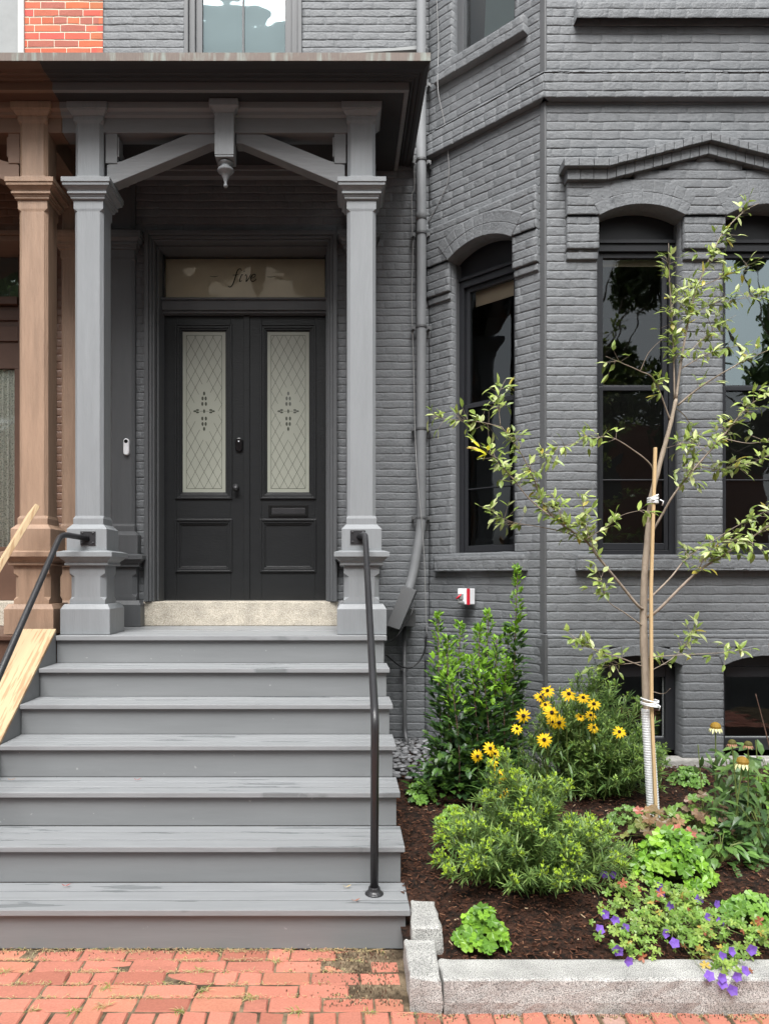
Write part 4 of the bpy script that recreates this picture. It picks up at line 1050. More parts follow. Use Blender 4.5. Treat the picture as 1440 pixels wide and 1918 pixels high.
m = MB(); m.tube([(.32, 5.05, .36), (.55, 5.12, .365), (.8, 5.0, .36), (1.0, 5.1, .355)], .012, 8); tag(m.build('hose', G['wire_b'], base=(.6, 5.1, .35), smooth=True), 'black hose lying on the grey pebbles near the steps', 'hose')
# isolator switch
sw = thing('isolator_switch', tuple(onang(883, 1132, .03)), 'small white and red switch box on the wall beside the bay', 'switch')
ts = (.402)*AL; zc_ = Z_(1117, 5.70); pj = .033
m = MB(); wbox(m, angl, ts-.055, ts+.052, zc_-.06, zc_+.06, pj+.075, pj); m.build('case', G['white'], sw, bevel=.004)
m = MB(); wbox(m, angl, ts+.030, ts+.0535, zc_-.061, zc_+.061, pj+.0762, pj+.066); m.build('red_label', G['red_p'], sw)
m = MB(); wbox(m, angl, ts-.045, ts-.0, zc_-.02, zc_+.02, pj+.088, pj+.0755); wbox(m, angl, ts-.05, ts+.01, zc_-.05, zc_-.035, pj+.085, pj+.0755); m.build('dial', G['ltgrey'], sw, bevel=.002)
m = MB(); cc = Vector(angl.pt(ts-.028, zc_, pj+.095)); m.tube([cc+Vector((-.02, 0, -.018)), cc+Vector((.02, 0, .018))], .007, 8); m.build('knob', G['red_p'], sw, smooth=True)
# doorbell on the rear pilaster
db = thing('doorbell', (X_(237, 5.92), 5.93, Z_(837, 5.92)), 'white oval video doorbell on the shaded pilaster left of the doors', 'doorbell')
cxx, czz = X_(237, 5.92), Z_(837, 5.92)
rg = lambda w2, h2, yy: [(cxx+w2*math.cos(t), yy, czz+(h2-w2)*(1 if math.sin(t) > 0 else -1)+w2*math.sin(t)) for t in [j*6.2832/24+.01 for j in range(24)]]
m = MB(); m.loft([rg(.023, .067, 5.93), rg(.023, .067, 5.91), rg(.019, .063, 5.903)]); m.build('case', G['white'], db, bevel=.002)
m = MB(); m.lathe([(0, 0), (.015, 0), (.015, .002), (0, .002)], (cxx, 5.903, czz+.043), 14, 'y'); m.build('lens', G['gloss_black'], db)

# ================================================================== PLANTS
def rv(rn, a=1): return Vector((rn.uniform(-a, a), rn.uniform(-a, a), rn.uniform(-a, a)))
GREENS = [(.085, .155, .028), (.12, .20, .035), (.17, .26, .05), (.06, .115, .028)]
# ---- young tree
TB = bed_at(1225, 1540)
tree = thing('young_tree', tuple(TB), 'young staked tree with sparse small leaves in front of the bay', 'tree')
TY = TB.y
def tp(px, py, dy=0): return P(px, py, TY+dy)
def smooth_line(pts, n=5):
    out = []
    for i in range(len(pts)-1):
        p0 = pts[max(i-1, 0)]; p1 = pts[i]; p2 = pts[i+1]; p3 = pts[min(i+2, len(pts)-1)]
        for k in range(n):
            t = k/n; out.append(.5*((2*p1)+(-p0+p2)*t+(2*p0-5*p1+4*p2-p3)*t*t+(-p0+3*p1-3*p2+p3)*t**3))
    out.append(pts[-1]); return out
tr = MB(); tpts = smooth_line([tp(1224, 1545), tp(1212, 1330), tp(1205, 1180), tp(1207, 1080), tp(1213, 1005), tp(1220, 930), tp(1238, 860), tp(1254, 800), tp(1266, 747)])
tr.tube(tpts, [.025-.016*i/(len(tpts)-1)+.0022*max(0, math.sin(i*2.3)) for i in range(len(tpts))], 12); tr.build('trunk', G['bark'], tree, smooth=True)
branches = [
 ([(1266, 747), (1276, 673), (1290, 594), (1305, 539), (1336, 469), (1357, 432), (1394, 395), (1422, 380)], .010, .0, .10, .30),
 ([(1263, 747), (1261, 655), (1254, 533), (1252, 455)], .007, .0, -.08, .25),
 ([(1269, 759), (1315, 722), (1382, 682), (1440, 655), (1500, 630)], .008, .0, -.15, .2),
 ([(1216, 1005), (1241, 962), (1260, 929), (1293, 886), (1351, 820), (1397, 765), (1440, 734), (1490, 700)], .010, .0, -.30, .3),
 ([(1211, 1156), (1232, 1143), (1305, 1072), (1376, 1027), (1440, 985), (1500, 950)], .013, .0, -.25, .38),
 ([(1212, 1125), (1253, 1085), (1287, 1045), (1333, 1014), (1382, 984), (1437, 956)], .008, .0, .25, .35),
 ([(1208, 1140), (1195, 1135), (1159, 1091), (1122, 1046), (1095, 1011), (1058, 987), (1021, 950), (997, 890), (970, 840), (940, 800)], .012, .0, -.30, .33),
 ([(940, 800), (897, 790), (843, 785), (810, 780)], .004, -.30, -.36, .1),
 ([(937, 797), (933, 745), (940, 722)], .003, -.30, -.30, .2),
 ([(1030, 967), (990, 933), (963, 900), (927, 860), (908, 843)], .005, -.25, -.40, .45),
 ([(1095, 1011), (1050, 995), (1000, 985), (950, 975), (915, 950)], .005, -.16, -.05, .4),
 ([(1207, 1175), (1171, 1149), (1137, 1124), (1125, 1079)], .006, .0, -.2, .3),
 ([(1206, 1250), (1160, 1232), (1113, 1218), (1076, 1196)], .005, .0, -.2, .35),
 ([(1206, 1240), (1160, 1245), (1120, 1248)], .004, .0, .15, .3),
 ([(1229, 905), (1218, 870), (1183, 841), (1147, 820), (1116, 820), (1060, 835), (1010, 858)], .006, .0, -.25, .45),
 ([(1256, 790), (1226, 713), (1199, 695), (1165, 680), (1134, 667)], .006, .0, -.2, .25),
 ([(1199, 695), (1215, 660), (1240, 635)], .004, -.1, -.2, .2),
 ([(1207, 1232), (1275, 1227), (1360, 1222), (1392, 1215)], .004, .0, -.1, .65),
 ([(1207, 1262), (1254, 1237), (1280, 1210), (1305, 1176)], .004, .0, .2, .3),
 ([(1207, 1290), (1240, 1300), (1255, 1290)], .003, .0, -.1, .1),
 ([(1305, 539), (1350, 520), (1395, 500), (1430, 480)], .004, .03, -.2, .2),
 ([(1290, 594), (1330, 570), (1380, 560), (1440, 545)], .004, .02, .2, .2),
 ([(1276, 673), (1310, 640), (1345, 610), (1378, 590)], .004, .0, .2, .1),
 ([(1276, 690), (1330, 660), (1370, 650)], .004, .0, -.2, .2),
 ([(1351, 820), (1400, 830), (1440, 825)], .004, -.18, -.3, .2),
 ([(1305, 872), (1350, 880), (1400, 870), (1445, 850)], .004, -.12, .1, .2),
 ([(1305, 1072), (1330, 1030), (1370, 1010), (1425, 1020)], .004, -.1, -.3, .2),
 ([(1122, 1046), (1100, 1000), (1093, 960), (1090, 940)], .004, -.15, -.2, .3),
 ([(1095, 1011), (1130, 990), (1165, 965), (1205, 955)], .004, -.16, -.3, .4),
 ([(1058, 987), (1040, 940), (1035, 925)], .003, -.2, -.2, .2),
 ([(1254, 600), (1285, 560), (1290, 520)], .003, -.03, .1, .2),
 ([(1260, 760), (1290, 790), (1300, 850), (1290, 900)], .004, .0, .25, .3),
 ([(1245, 840), (1290, 830), (1330, 850)], .003, .0, -.2, .2),
]
bm2 = MB(); lf = MB(); rn = random.Random(31)
for pts, r0, d0, d1, bare in branches:
    n = len(pts); q = [tp(x, y, d0+(d1-d0)*i/(n-1)) for i, (x, y) in enumerate(pts)]
    q = smooth_line(q, 5)
    bm2.tube(q, [max(.0011, r0*.78*(1-.8*i/(len(q)-1))) for i in range(len(q))], 7)
    tot = sum((q[i+1]-q[i]).length for i in range(len(q)-1)); acc = 0
    for i in range(len(q)-1):
        L = (q[i+1]-q[i]).length; acc += L
        fr_ = acc/tot
        if fr_ < bare: continue
        cnt = int(L/.0082+rn.random())
        for _ in range(cnt):
            if nz(q[i].x*7, q[i].z*7, q[i].y*7) < -.12: continue
            p = q[i].lerp(q[i+1], rn.random()); d = (q[i+1]-q[i]).normalized()
            # short side twigs carrying leaves
            out = (rv(rn)+d*.5+Vector((0, 0, .25))).normalized()
            if rn.random() < .65:
                e = p+out*rn.uniform(.02, .085); bm2.tube([p, e], [.0013, .0009], 4, False)
            else: e = p
            for _k in range(rn.choice([1, 1, 2, 3])):
                c = rn.random(); v = rn.uniform(.75, 1.2)
                if c < .40: lf.cur = (.20*v, .28*v, .055*v)
                elif c < .74: lf.cur = (.33*v, .42*v, .10*v)
                elif c < .97: lf.cur = (.48*v, .54*v, .23*v)
                else: lf.cur = (.42*v, .36*v, .06*v)
                dd = (out+rv(rn)*.8+Vector((0, 0, -.15))).normalized()
                lf.leaf(e, dd, Vector((rn.uniform(-.5, .5), -.6, 1)), rn.uniform(.040, .070), rn.uniform(.019, .030), rn.uniform(.0, .4), rn.uniform(.1, .5))
yel = tp(908, 845, -.4)
for k in range(7):
    lf.cur = (.62, .60, .03) if k < 6 else (.6, .38, .05); lf.leaf(yel+rv(rn)*.03, (Vector((-1, 0, .3))+rv(rn)*.9), Vector((0, -.7, .7)), .07, .024, .1, .3)
bm2.build('branches', G['branch'], tree, smooth=True); lf.build('leaves', G['leaf'], tree)
gd = thing('trunk_guard', tuple(TB), 'white ribbed plastic guard wrapped round the foot of the young tree', 'tree guard')
m = MB(); g0 = tp(1225, 1545); g1 = tp(1211, 1328); nrib = 46; pts = []; rad = []
for i in range(nrib*4+1):
    t = i/(nrib*4); p = g0.lerp(g1, t); pts.append(p); rad.append(.035+.0014*math.sin(i*math.pi/2)-.003*t)
m.tube(pts, rad, 20); m.build('guard', G['wrap'], gd, smooth=True)
st = thing('tree_stake', (TB.x+.01, TY-.05, TB.z), 'tan wooden stake tied to the trunk of the young tree', 'stake')
m = MB(); m.loft([[P(x_, y_, TY-.055)+Vector((x*.0088, y*.0088, 0)) for x, y in ((-1, -1), (1, -1), (1, 1), (-1, 1))] for x_, y_ in ((1229, 1545), (1220, 1325), (1219, 1100), (1224, 930), (1227, 838))]); m.build('stake', G['stake'], st, bevel=.003)
for py, lab in ((1316, 'white tie holding tree to stake just above the ribbed guard'), (938, 'white tie near the top of the wooden stake')):
    m = MB(); c = P(1215 if py > 1000 else 1221, py, TY-.02); rn = random.Random(py)
    w2 = .045 if py > 1000 else .026
    for k in range(4 if py > 1000 else 5):
        tl = rn.uniform(-.012, .012); m.tube([c+Vector((math.cos(t)*w2, math.sin(t)*(w2+.015)-.01, (k-1.5)*.009+tl*math.cos(t)*1.0)) for t in [j*6.2832/16 for j in range(17)]], .0045, 6)
    m.tube([c+Vector((.02, -.06, 0)), c+Vector((.035, -.07, -.01)), c+Vector((.03, -.065, -.035))], .004, 6)
    if py < 1000: m.tube([c+Vector((-.0, -.05, 0)), c+Vector((-.03, -.055, .004))], .004, 6)
    tag(m.build('tie', G['wrap'], base=tuple(c), smooth=True), lab, 'tie')

# ---- evergreen shrub with upright shoots
def shoot_shrub(label, shoots, base, L, Wd, pal, tip, dens=1., seed=1, lowbush=None, name='evergreen_shrub'):
    rn = random.Random(seed); root = thing(name, tuple(base), label, 'shrub'); st_ = MB(); lv = MB()
    for top, foot, spread in shoots:
        line = smooth_line([foot, foot.lerp(top, .45)+rv(rn)*.025, top], 8); st_.tube(line, [.006*(1-.7*i/(len(line)-1)) for i in range(len(line))], 6)
        n = len(line); H = (top-foot).length
        for i in range(1, n):
            t = i/(n-1); cnt = int(dens*H/(n-1)/.0042)
            for _ in range(cnt):
                p = line[i-1].lerp(line[i], rn.random()); a = rn.uniform(0, 6.28)
                wv = spread*(1-t)**.75+.018; rr = wv*rn.random()**.5
                dirn = Vector((math.cos(a), math.sin(a), .35+.9*t)).normalized()
                q = p+Vector((math.cos(a), math.sin(a), .4))*rr
                if q.y > YW-.1 - max(0, q.x-XA): continue
                if t > .72 and rn.random() < .8: c = tip
                else: c = pal[rn.randrange(len(pal))]
                v = rn.uniform(.7, 1.25); lv.cur = (c[0]*v, c[1]*v, c[2]*v)
                s_ = .62 if t > .8 else 1
                lv.leaf(q, dirn+rv(rn)*.5, Vector((0, -.2, 1))+rv(rn)*.3, L*s_*rn.uniform(.7, 1.15), Wd*s_*rn.uniform(.75, 1.1), rn.uniform(0, .35), .25)
    if lowbush:
        c0, rx, ry, rz, cnt = lowbush
        for _ in range(cnt):
            d = rv(rn); 
            if d.length > 1: continue
            q = c0+Vector((d.x*rx, d.y*ry, abs(d.z)*rz)); c = pal[rn.randrange(len(pal))]; v = rn.uniform(.6, 1.2); lv.cur = (c[0]*v, c[1]*v, c[2]*v)
            lv.leaf(q, d+Vector((0, -.3, .3))+rv(rn)*.5, Vector((0, -.2, 1)), L*rn.uniform(.7, 1.2), Wd*rn.uniform(.8, 1.2), .2, .25)
    st_.build('stems', G['twig'], root, smooth=True); lv.build('foliage', G['leaf'], root)
    return root
SB = Vector((.84, 4.78, .31))
def sh_(px, py, fx, sp, dy=0): return (P(px, py, 4.80+dy), Vector((X_(fx, 4.8), 4.80+dy, .30)), sp)
shoot_shrub('tall dark green shrub with bright upright shoots between drainpipe and yellow daisies',
    [sh_(820, 1150, 835, .10, .05), sh_(838, 1195, 850, .11, -.1), sh_(862, 1168, 862, .10, .12), sh_(882, 1230, 885, .12, -.15), sh_(898, 1172, 895, .11, .0), sh_(915, 1148, 912, .10, .1), sh_(930, 1195, 925, .12, -.05), sh_(948, 1235, 945, .10, -.1), sh_(969, 1062, 958, .075, .08), sh_(950, 1180, 950, .09, .15), sh_(845, 1270, 850, .14, -.2), sh_(905, 1260, 905, .15, -.2)],
    SB, .066, .036, [(.055, .125, .022), (.035, .085, .018), (.09, .18, .03), (.045, .10, .035)], (.22, .42, .035), 1.25, 3,
    (Vector((.80, 4.66, .30)), .36, .26, .46, 900))
shoot_shrub('leafy shrub with oval leaves cut off by the right edge beside the basement window',
    [(P(1440, 1205, 4.55), P(1470, 1470, 4.55), .10), (P(1415, 1300, 4.5), P(1455, 1470, 4.5), .07), (P(1470, 1250, 4.6), P(1480, 1470, 4.6), .14), (P(1500, 1230, 4.6), P(1500, 1470, 4.6), .15)],
    P(1470, 1470, 4.55), .075, .034, [(.07, .15, .04), (.11, .20, .06), (.05, .11, .03)], (.22, .36, .08), .45, 8, name='leafy_shrub')

# ---- fine-leaved plants
def feathery(label, c, rx, ry, h, nst_, tipcol, pal, seed, tipn=7, L=.055, name='bushy_perennial', tipp=.6):
    rn = random.Random(seed); root = thing(name, tuple(c), label, 'plant'); st_ = MB(); lv = MB(); bd = MB()
    for i in range(nst_):
        a = rn.uniform(0, 6.28); r_ = rn.random()**.55; sp = Vector((math.cos(a)*rx*r_, math.sin(a)*ry*r_, 0))
        lump = nz(sp.x*5.5+seed, sp.y*5.5, seed*3.3); sp *= 1+.35*nz(math.cos(a)*1.6+seed, math.sin(a)*1.6); r_ = r_*(1.22 if rn.random() < .08 else 1); hh = h*max(.12, 1-.72*r_**2.4)*rn.uniform(.74, 1.08)*(1+.55*lump); foot = c+sp*.25; top = c+sp+Vector((0, 0, hh))
        ln = smooth_line([foot, foot.lerp(top, .5)+Vector((0, 0, hh*.14)), top], 7); st_.tube(ln, .0018, 4)
        for k in range(2, len(ln)):
            for _ in range(6):
                p = ln[k-1].lerp(ln[k], rn.random()); d = (ln[k]-ln[k-1]).normalized()
                cc = pal[rn.randrange(len(pal))]; v = rn.uniform(.7, 1.25); lv.cur = (cc[0]*v, cc[1]*v, cc[2]*v)
                lv.leaf(p, d*.75+rv(rn)+Vector((0, -.1, .25)), Vector((0, -.3, 1)), L*rn.uniform(.6, 1.15), L*.115, .12, .2)
        if rn.random() < tipp:
            for _ in range(tipn):
                p = top+rv(rn)*.028+Vector((0, 0, .010)); v = rn.uniform(.75, 1.2); bd.cur = (tipcol[0]*v, tipcol[1]*v, tipcol[2]*v)
                st_.tube([top-Vector((0, 0, .02)), p], .0009, 3, False)
                for _k in range(4): bd.leaf(p, Vector((0, 0, 1))+rv(rn)*.9, Vector((0, -1, .2)), rn.uniform(.012, .020), .0055, 0, .5)
    st_.build('stems', G['leaf_stem'], root); lv.build('foliage', G['leaf'], root)
    if bd.v: bd.build('flower_buds', G['leaf'], root)
    return root
G['leaf_stem'] = mat('green_stems', (.13, .17, .045), .6, .3, .1, 20, 0)
NP = [(.17, .28, .07), (.13, .22, .06), (.23, .34, .09), (.08, .15, .04)]
gb_ = bed_at(1000, 1655); gb_ = Vector((gb_.x-.01, gb_.y+.05, gb_.z))
feathery('big low bushy plant with yellow green buds in the middle of the bed', gb_+Vector((0, -.03, 0)), .46, .42, .43, 185, (.42, .60, .05), NP, 4, 9, .064, tipp=.8)
rb_ = Vector((1.62, 4.72, .305))
feathery('fine leaved bush behind the tree guard in front of the basement window', rb_, .46, .30, .62, 210, (.30, .45, .09), NP, 5, 6, .07, tipp=.6)
# ---- black-eyed daisies
dz = thing('yellow_daisies', (1.3, 4.6, .30), 'cluster of yellow daisies with dark centres beside the tall green shrub', 'flowers')
fl = [(980, 1341, 14), (968, 1365, 11), (894, 1417, 12), (918, 1402, 13), (927, 1412, 11), (924, 1428, 10), (936, 1453, 14), (1012, 1306, 12), (1025, 1294, 13), (1021, 1320, 11), (1033, 1335, 15), (1047, 1354, 14), (1034, 1353, 11), (1019, 1386, 14), (1065, 1300, 14), (1092, 1307, 12), (1112, 1319, 13), (1087, 1343, 9), (1106, 1340, 11), (1112, 1363, 11), (1160, 1371, 12), (942, 1486, 12), (1001, 1478, 9)]
rn = random.Random(77); sm_ = MB(); lv = MB()
for px, py, r_ in fl:
    Yf = rn.uniform(4.22, 4.42) if py > 1395 and px < 960 or px < 990 else rn.uniform(4.38, 4.55)
    p = P(px, py, Yf); rad = r_*Yf/F*1.02
    nrm = Vector((rn.uniform(-.35, .35), -1, rn.uniform(-.05, .7))).normalized()
    if r_ < 12 or py < 1325: nrm = Vector((rn.uniform(-.4, .4), -.75, .75)).normalized()
    a = nrm.cross(Vector((0, 0, 1))).normalized(); b = a.cross(nrm)
    m = MB(); np_ = rn.randint(11, 14)
    for k in range(np_):
        t = 6.283*k/np_+rn.uniform(-.1, .1); d = a*math.cos(t)+b*math.sin(t)-nrm*rn.uniform(.0, .35)
        v = rn.uniform(.88, 1.05); m.cur = (.86*v, .56*v, .012)
        m.leaf(p+d*.15*rad, d, nrm, rad*rn.uniform(.85, 1.05), rad*.34, .15, .2)
    f = m.build('flower', G['petal'], dz)
    m = MB(); rr = rad*.27; m.cur = (.028, .012, .008)
    rings = []
    for ph in (0, 30, 60, 85):
        rings.append([p+(a*math.cos(t)+b*math.sin(t))*rr*math.cos(R(ph))+nrm*(rr*.9*math.sin(R(ph))+.001) for t in [j*6.283/10 for j in range(10)]])
    m.loft(rings); m.build('flower_centre', G['petal'], f, smooth=True)
    foot = Vector((p.x+rn.uniform(-.08, .08), min(4.75, p.y+.15), .31)); q = p-nrm*.01
    ln = smooth_line([foot, foot.lerp(q, .6)+rv(rn)*.02, q], 6); sm_.tube(ln, .0022, 5)
    for k in range(1, len(ln)-3):
        if rn.random() < .75:
            v = rn.uniform(.8, 1.2); lv.cur = (.085*v, .16*v, .04*v); lv.leaf(ln[k], rv(rn)+Vector((0, -.3, .3)), Vector((0, 0, 1)), rn.uniform(.07, .13), .020, .35, .3)
sm_.build('stems', G['leaf_stem'], dz); lv.build('foliage', G['leaf'], dz)

# ---- lobed clumps
def clump(label, c, r_, h, n, pal, ls, seed, name='leafy_clump', lobes=5, cat='plant'):
    rn = random.Random(seed); root = thing(name, tuple(c), label, cat, None); st_ = MB(); lv = MB()
    for i in range(n):
        a = rn.uniform(0, 6.28); q = rn.random()**.6; zz = h*(1-.8*q*q)*rn.uniform(.5, 1.05)
        p = c+Vector((math.cos(a)*r_*q, math.sin(a)*r_*q, zz)); nrm = Vector((math.cos(a)*q*.9, math.sin(a)*q*.9-.45, 1))+rv(rn)*.3
        cc = pal[rn.randrange(len(pal))]; v = rn.uniform(.75, 1.2); lv.cur = (cc[0]*v, cc[1]*v, cc[2]*v)
        lv.lobed(p, nrm, Vector((math.cos(a), math.sin(a), -.2)), ls*rn.uniform(.7, 1.15), lobes, .25, .32)
        st_.tube([c+Vector((0, 0, .0)), c.lerp(p, .5)+Vector((0, 0, h*.15)), p], .0014, 3, False)
    st_.build('stems', G['leaf_stem'], root); lv.build('foliage', G['leaf'], root)
    return root
BR = [(.20, .40, .035), (.27, .48, .05), (.14, .30, .03), (.11, .24, .03)]
def bp(px, py): return bed_at(px, py)
clump('bright green leafy clump just behind the kerb left of the picture middle', bp(902, 1768), .105, .15, 85, BR, .034, 1)
clump('largest bright green lobed clump at the foot of the tree guard', bp(1270, 1660)+Vector((0, .06, 0)), .19, .24, 170, BR, .040, 2)
clump('green lobed clump by the right edge above the purple flowers', bp(1408, 1730), .12, .13, 80, [(.18, .36, .05), (.25, .46, .08), (.12, .26, .04)], .034, 3)
clump('small green clump beside the steps in front of the pebbles', bp(787, 1500), .10, .12, 70, [(.12, .24, .04), (.17, .32, .05), (.07, .15, .03)], .026, 4)
clump('small low clump at the left end of the big bushy plant', bp(852, 1548), .11, .12, 80, [(.20, .36, .04), (.15, .28, .04)], .022, 5)
clump('small green clump on the mulch right of the tree guard by the wall', bp(1290, 1468), .12, .10, 60, [(.13, .26, .05), (.18, .33, .07)], .026, 6)
clump('bronze and pink older leaves arching over the big bright clump', bp(1250, 1625)+Vector((.02, .14, .03)), .19, .26, 34, [(.26, .16, .08), (.40, .14, .10), (.20, .14, .07), (.24, .26, .08), (.17, .26, .06)], .045, 7)
clump('faded brown and green geranium leaves right of the tree guard', bp(1330, 1590)+Vector((.0, .1, 0)), .24, .25, 75, [(.15, .27, .05), (.20, .12, .07), (.11, .21, .04), (.18, .13, .08), (.2, .33, .06)], .036, 8)
clump('small scattered green leaves left of the tree guard', bp(1180, 1545), .17, .10, 42, [(.13, .24, .05), (.17, .30, .07)], .024, 9)

# ---- purple geranium
GBc = bp(1255, 1755)
ger = thing('purple_geranium', tuple(GBc), 'trailing plant with purple flowers spilling over the long granite kerb', 'flowers')
rn = random.Random(9); lv = MB(); st_ = MB()
def gpt(px, py):
    if py < 1800: q = bp(px, py); q.z += .05; return q
    Yk = 2.98-(py-1800)/1000*.9
    return P(px, py, Yk)
centers = [(1150, 1720), (1190, 1700), (1175, 1770), (1215, 1760), (1250, 1740), (1290, 1710), (1300, 1745), (1320, 1780), (1260, 1790), (1200, 1795), (1340, 1800), (1365, 1810), (1380, 1790), (1155, 1798), (1245, 1700), (1270, 1720), (1420, 1785), (1440, 1775), (1345, 1760), (1225, 1735), (1310, 1760), (1280, 1765), (1165, 1680)]
for (cx_, cy_) in centers:
    c0 = gpt(cx_, cy_)
    for _ in range(20):
        p = c0+Vector((rn.gauss(0, .045), rn.gauss(0, .05), rn.uniform(-.02, .055)))
        if p.y < 2.86 and p.z < .10: p.y = 2.84
        p.z = max(p.z, bedz(p.y)+.015 if p.y > 3.0 else .14)
        q = rn.random(); v = rn.uniform(.75, 1.25)
        lv.cur = (.17*v, .30*v, .05*v) if q < .5 else ((.28*v, .40*v, .08*v) if q < .86 else ((.50*v, .36*v, .08*v) if q < .89 else ((.36*v, .12*v, .06*v) if q < .92 else (.2*v, .34*v, .06*v))))
        lv.lobed(p, Vector((0, -.6, 1))+rv(rn)*.7, rv(rn), rn.uniform(.013, .026), 5, .2, .55)
    st_.tube([GBc+Vector((0, 0, .02)), GBc.lerp(c0, .6)+Vector((0, 0, .05)), c0], .0015, 4, False)
lv.build('foliage', G['leaf'], ger)
for (x_, y_) in [(435, 370), (500, 408), (558, 455), (400, 465), (775, 235), (765, 195), (830, 315), (1012, 275), (1115, 305), (1067, 388), (1140, 420), (802, 487), (860, 548), (575, 655), (515, 590), (1150, 630), (1205, 598), (1330, 585), (1072, 750), (1148, 760), (1150, 790), (1240, 750), (1215, 835), (1290, 718), (483, 130), (425, 128)]:
    px, py = 1000+x_/3.27, 1600+y_/3.27
    base_p = gpt(px, py+14) if py < 1790 else gpt(px, py)
    p = P(px, py, base_p.y-.075) if py < 1800 else base_p
    if p.z < .14 and p.y > 2.845: p = P(px, py, 2.835)
    m = MB(); nrm = Vector((rn.uniform(-.5, .5), -1, rn.uniform(.0, .9))).normalized(); a = nrm.cross(Vector((0, 0, 1))).normalized(); b = a.cross(nrm); rad = rn.uniform(.020, .026)
    for k in range(5):
        t = 6.283*k/5+rn.uniform(-.15, .15); d = a*math.cos(t)+b*math.sin(t)+nrm*.2; v = rn.uniform(.8, 1.15)
        m.cur = (.25*v, .13*v, .58*v); m.leaf(p, d, nrm, rad, rad*1.05, -.1, .15)
    m.build('flower', G['petal'], ger)
    st_.tube([p+Vector((0, .004, 0)), p+Vector((rn.uniform(-.02, .02), .035, -.02)), GBc+Vector((0, 0, .03))], .0010, 4, False)
st_.build('stems', G['leaf_stem'], ger)

# ---- coneflowers
cf = thing('coneflowers', tuple(bp(1370, 1600)), 'pale coneflowers with drooping petals in front of the right basement window', 'flowers')
rn = random.Random(15); st_ = MB(); lv = MB()
for px, py, fx, fy, sz, pale in ((1340, 1362, 1338, 1545, 1., 1), (1390, 1428, 1370, 1560, 1.1, 1), (1371, 1392, 1385, 1560, .7, 0), (1401, 1395, 1395, 1560, .7, 0)):
    Yc = 4.25 if py < 1380 else 3.95; p = P(px, py, Yc); foot = P(fx, fy, Yc+.05); foot.z = bedz(Yc)
    m = MB(); rr = .030*sz; m.cur = (.33, .20, .03) if pale else (.12, .11, .03)
    m.loft([[p+Vector((math.cos(t)*rr*math.cos(R(ph)), math.sin(t)*rr*math.cos(R(ph)), rr*.95*math.sin(R(ph)))) for t in [j*6.283/12 for j in range(12)]] for ph in (-20, 10, 40, 65, 85)])
    f = m.build('flower', G['petal'], cf, smooth=False)
    m = MB()
    for k in range(13):
        t = 6.283*k/13; d = Vector((math.cos(t)*.62, math.sin(t)*.62, -.8)); v = rn.uniform(.9, 1.1); m.cur = (.82*v, .80*v, .42*v) if pale else (.42*v, .22*v, .14*v)
        m.leaf(p+Vector((math.cos(t), math.sin(t), -.1))*rr*.8, d, Vector((math.cos(t), math.sin(t), .5)), .036*sz*rn.uniform(.7, 1.1), .015*sz, .2, .2)
    m.build('petals', G['petal'], f)
    ln = smooth_line([foot, foot.lerp(p, .5)+rv(rn)*.012, p-Vector((0, 0, .012))], 6); st_.tube([bp(1370, 1600)-Vector((0, 0, .02))]+ln, .0035, 6)
for (px, py) in ((1307, 1395), (1360, 1425), (1415, 1387)):
    p = P(px, py, 4.3); foot = P(px+12, 1560, 4.3); foot.z = bedz(4.3); st_.tube([bp(1370, 1600)-Vector((0, 0, .02)), foot, p], .003, 5)
for _ in range(240):
    px, py = rn.gauss(1372, 34), rn.uniform(1405, 1600)
    p = P(px, py, 4.1+rn.uniform(-.15, .3)); v = rn.uniform(.7, 1.25); lv.cur = (.085*v, .16*v, .045*v) if rn.random() < .7 else (.13*v, .22*v, .06*v)
    lv.leaf(p, rv(rn)+Vector((0, -.3, -.1)), Vector((0, -.4, 1)), rn.uniform(.07, .12), rn.uniform(.025, .042), .3, .2)
st_.build('stems', G['leaf_stem'], cf); lv.build('foliage', G['leaf'], cf)
# broad leaved plants at the right edge
def broad(label, c, rx, ry, h, n, L, W_, pal, seed, name='broadleaf_plant'):
    rn = random.Random(seed); root = thing(name, tuple(c), label, 'plant'); st_ = MB(); lv = MB()
    for i in range(n):
        a = rn.uniform(0, 6.28); q = rn.random()**.6; p = c+Vector((math.cos(a)*rx*q, math.sin(a)*ry*q, h*rn.uniform(.1, 1)*(1-.4*q*q)))
        cc = pal[rn.randrange(len(pal))]; v = rn.uniform(.75, 1.2); lv.cur = (cc[0]*v, cc[1]*v, cc[2]*v)
        lv.leaf(p, Vector((math.cos(a), math.sin(a)-.3, rn.uniform(-.4, .6))), Vector((0, -.3, 1))+rv(rn)*.3, L*rn.uniform(.7, 1.2), W_*rn.uniform(.8, 1.1), rn.uniform(.1, .5), .25)
        if i % 3 == 0: st_.tube([c, c.lerp(p, .5)+Vector((0, 0, .04)), p], .002, 4, False)
    st_.build('stems', G['leaf_stem'], root); lv.build('foliage', G['leaf'], root)
DK = [(.06, .125, .035), (.085, .165, .04), (.045, .095, .03)]
broad('dark broad leaved plant at the right edge behind the lobed clump', bp(1430, 1600), .20, .16, .30, 150, .075, .034, DK, 61)
broad('bright broad leaved plant at the right edge beside the coneflowers', bp(1450, 1520), .17, .15, .36, 110, .085, .05, [(.15, .30, .05), (.10, .2, .04), (.2, .36, .06)], 62)
broad('low plant with oval leaves below the coneflowers', bp(1350, 1618), .17, .10, .16, 80, .085, .040, [(.10, .20, .05), (.14, .27, .06)], 63)

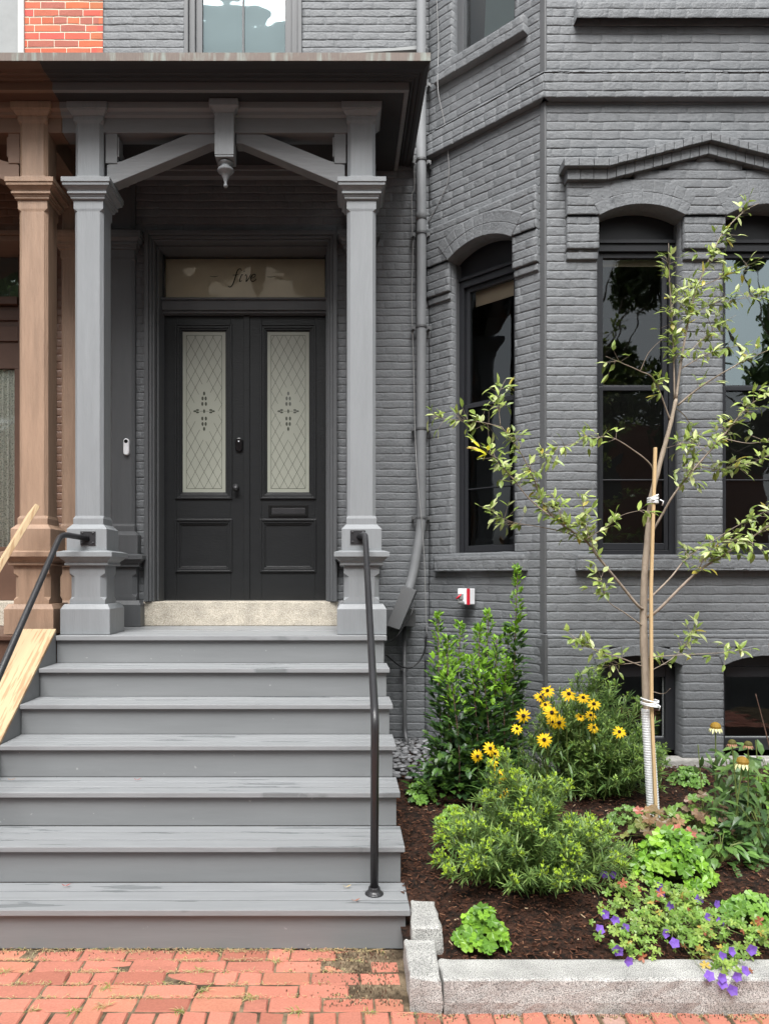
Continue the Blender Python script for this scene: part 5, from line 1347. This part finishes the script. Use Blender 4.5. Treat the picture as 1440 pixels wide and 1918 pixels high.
# fallen leaves on the steps
def fallen(px, py, tread, c, lab):
    z = TOPZ-RI*tread+.003; Y = F*(EH-z)/(py-CY); m = MB(); m.cur = c; rn = random.Random(px)
    p = Vector((X_(px, Y), Y, z+.004)); m.leaf(p, Vector((1, .2, .1)), Vector((0, 0, 1)), .028, .012, -.3, .4); m.leaf(p, Vector((-.8, -.2, .25)), Vector((0, 0, 1)), .02, .010, -.4, .4)
    tag(m.build('fallen_leaf', G['leaf'], base=tuple(p)), lab, 'leaf', 'fallen leaves on the grey steps')
fallen(122, 1662, 6, (.42, .05, .03), 'tiny red leaf on the lowest tread at its left')
fallen(648, 1664, 6, (.55, .42, .2), 'curled tan leaf on the lowest tread against the riser')
fallen(664, 1690, 6, (.34, .13, .07), 'small reddish leaf on the lowest tread near the handrail foot')
fallen(20, 1463, 4, (.40, .22, .12), 'brown leaf at the far left of the third lowest tread')
fallen(256, 1463, 4, (.40, .08, .06), 'small red leaf in the middle of the third lowest tread')

# ================================================================== ACROSS THE STREET (seen in the window reflections; tree row enlarged to dim the lower walls)
op = thing('brick_building', (0, -17, 0), 'red brick building across the street reflected in the windows', 'building')
m = MB(); m.box(-16, 16, -22, -17, 0, 7.5); m.build('wall', mat('far_brick', (.26, .11, .075), .85, .2, .15, 3, 0), op)
for fx in range(-7, 8, 2):
    for fz in (1.2, 4.5):
        m = MB(); m.box(fx*2-.5, fx*2+.5, -17.0, -16.96, fz, fz+1.8); m.build('window', G['gloss_black'], op)
def street_tree(lab, x, y, h, r_, n, seed):
    rn = random.Random(seed); root = thing('street_tree', (x, y, 0), lab, 'tree'); t_ = MB(); lv = MB()
    t_.tube([(x, y, -.05), (x+.05, y, h*.35), (x-.05, y, h*.7)], [.17, .13, .07], 10)
    cl = []
    for i in range(26):
        a = rn.uniform(0, 6.28); q = rn.random()**.5; cz = h*.42+rn.random()*h*.52
        cp = Vector((x+math.cos(a)*r_*q, y+math.sin(a)*r_*q, cz)); cl.append((cp, rn.uniform(.35, .75)))
        t_.tube([(x, y, h*.35+rn.random()*h*.2), cp], [.04, .01], 5)
    for _ in range(n):
        cp, rr = cl[rn.randrange(len(cl))]; d = rv(rn).normalized()*rr*rn.random()**.4
        v = rn.uniform(.7, 1.2); lv.cur = (.12*v, .17*v, .06*v); lv.leaf(cp+d, rv(rn), rv(rn), .19, .11, .2, .2)
    t_.build('trunk', G['bark'], root, smooth=True); lv.build('crown', G['leaf'], root)
for k, (x_, lab) in enumerate(((-8.5, 'leafy street tree furthest left across the road'), (-4.0, 'leafy street tree second from the left across the road'), (.6, 'leafy street tree straight across the road from the steps'), (5.0, 'leafy street tree across the road from the bay windows'), (9.5, 'leafy street tree furthest right across the road'))):
    street_tree(lab, x_, -5.2-(k % 2)*1.0, 10.5+(k % 3)*.6, 2.7, 11000, k+1)
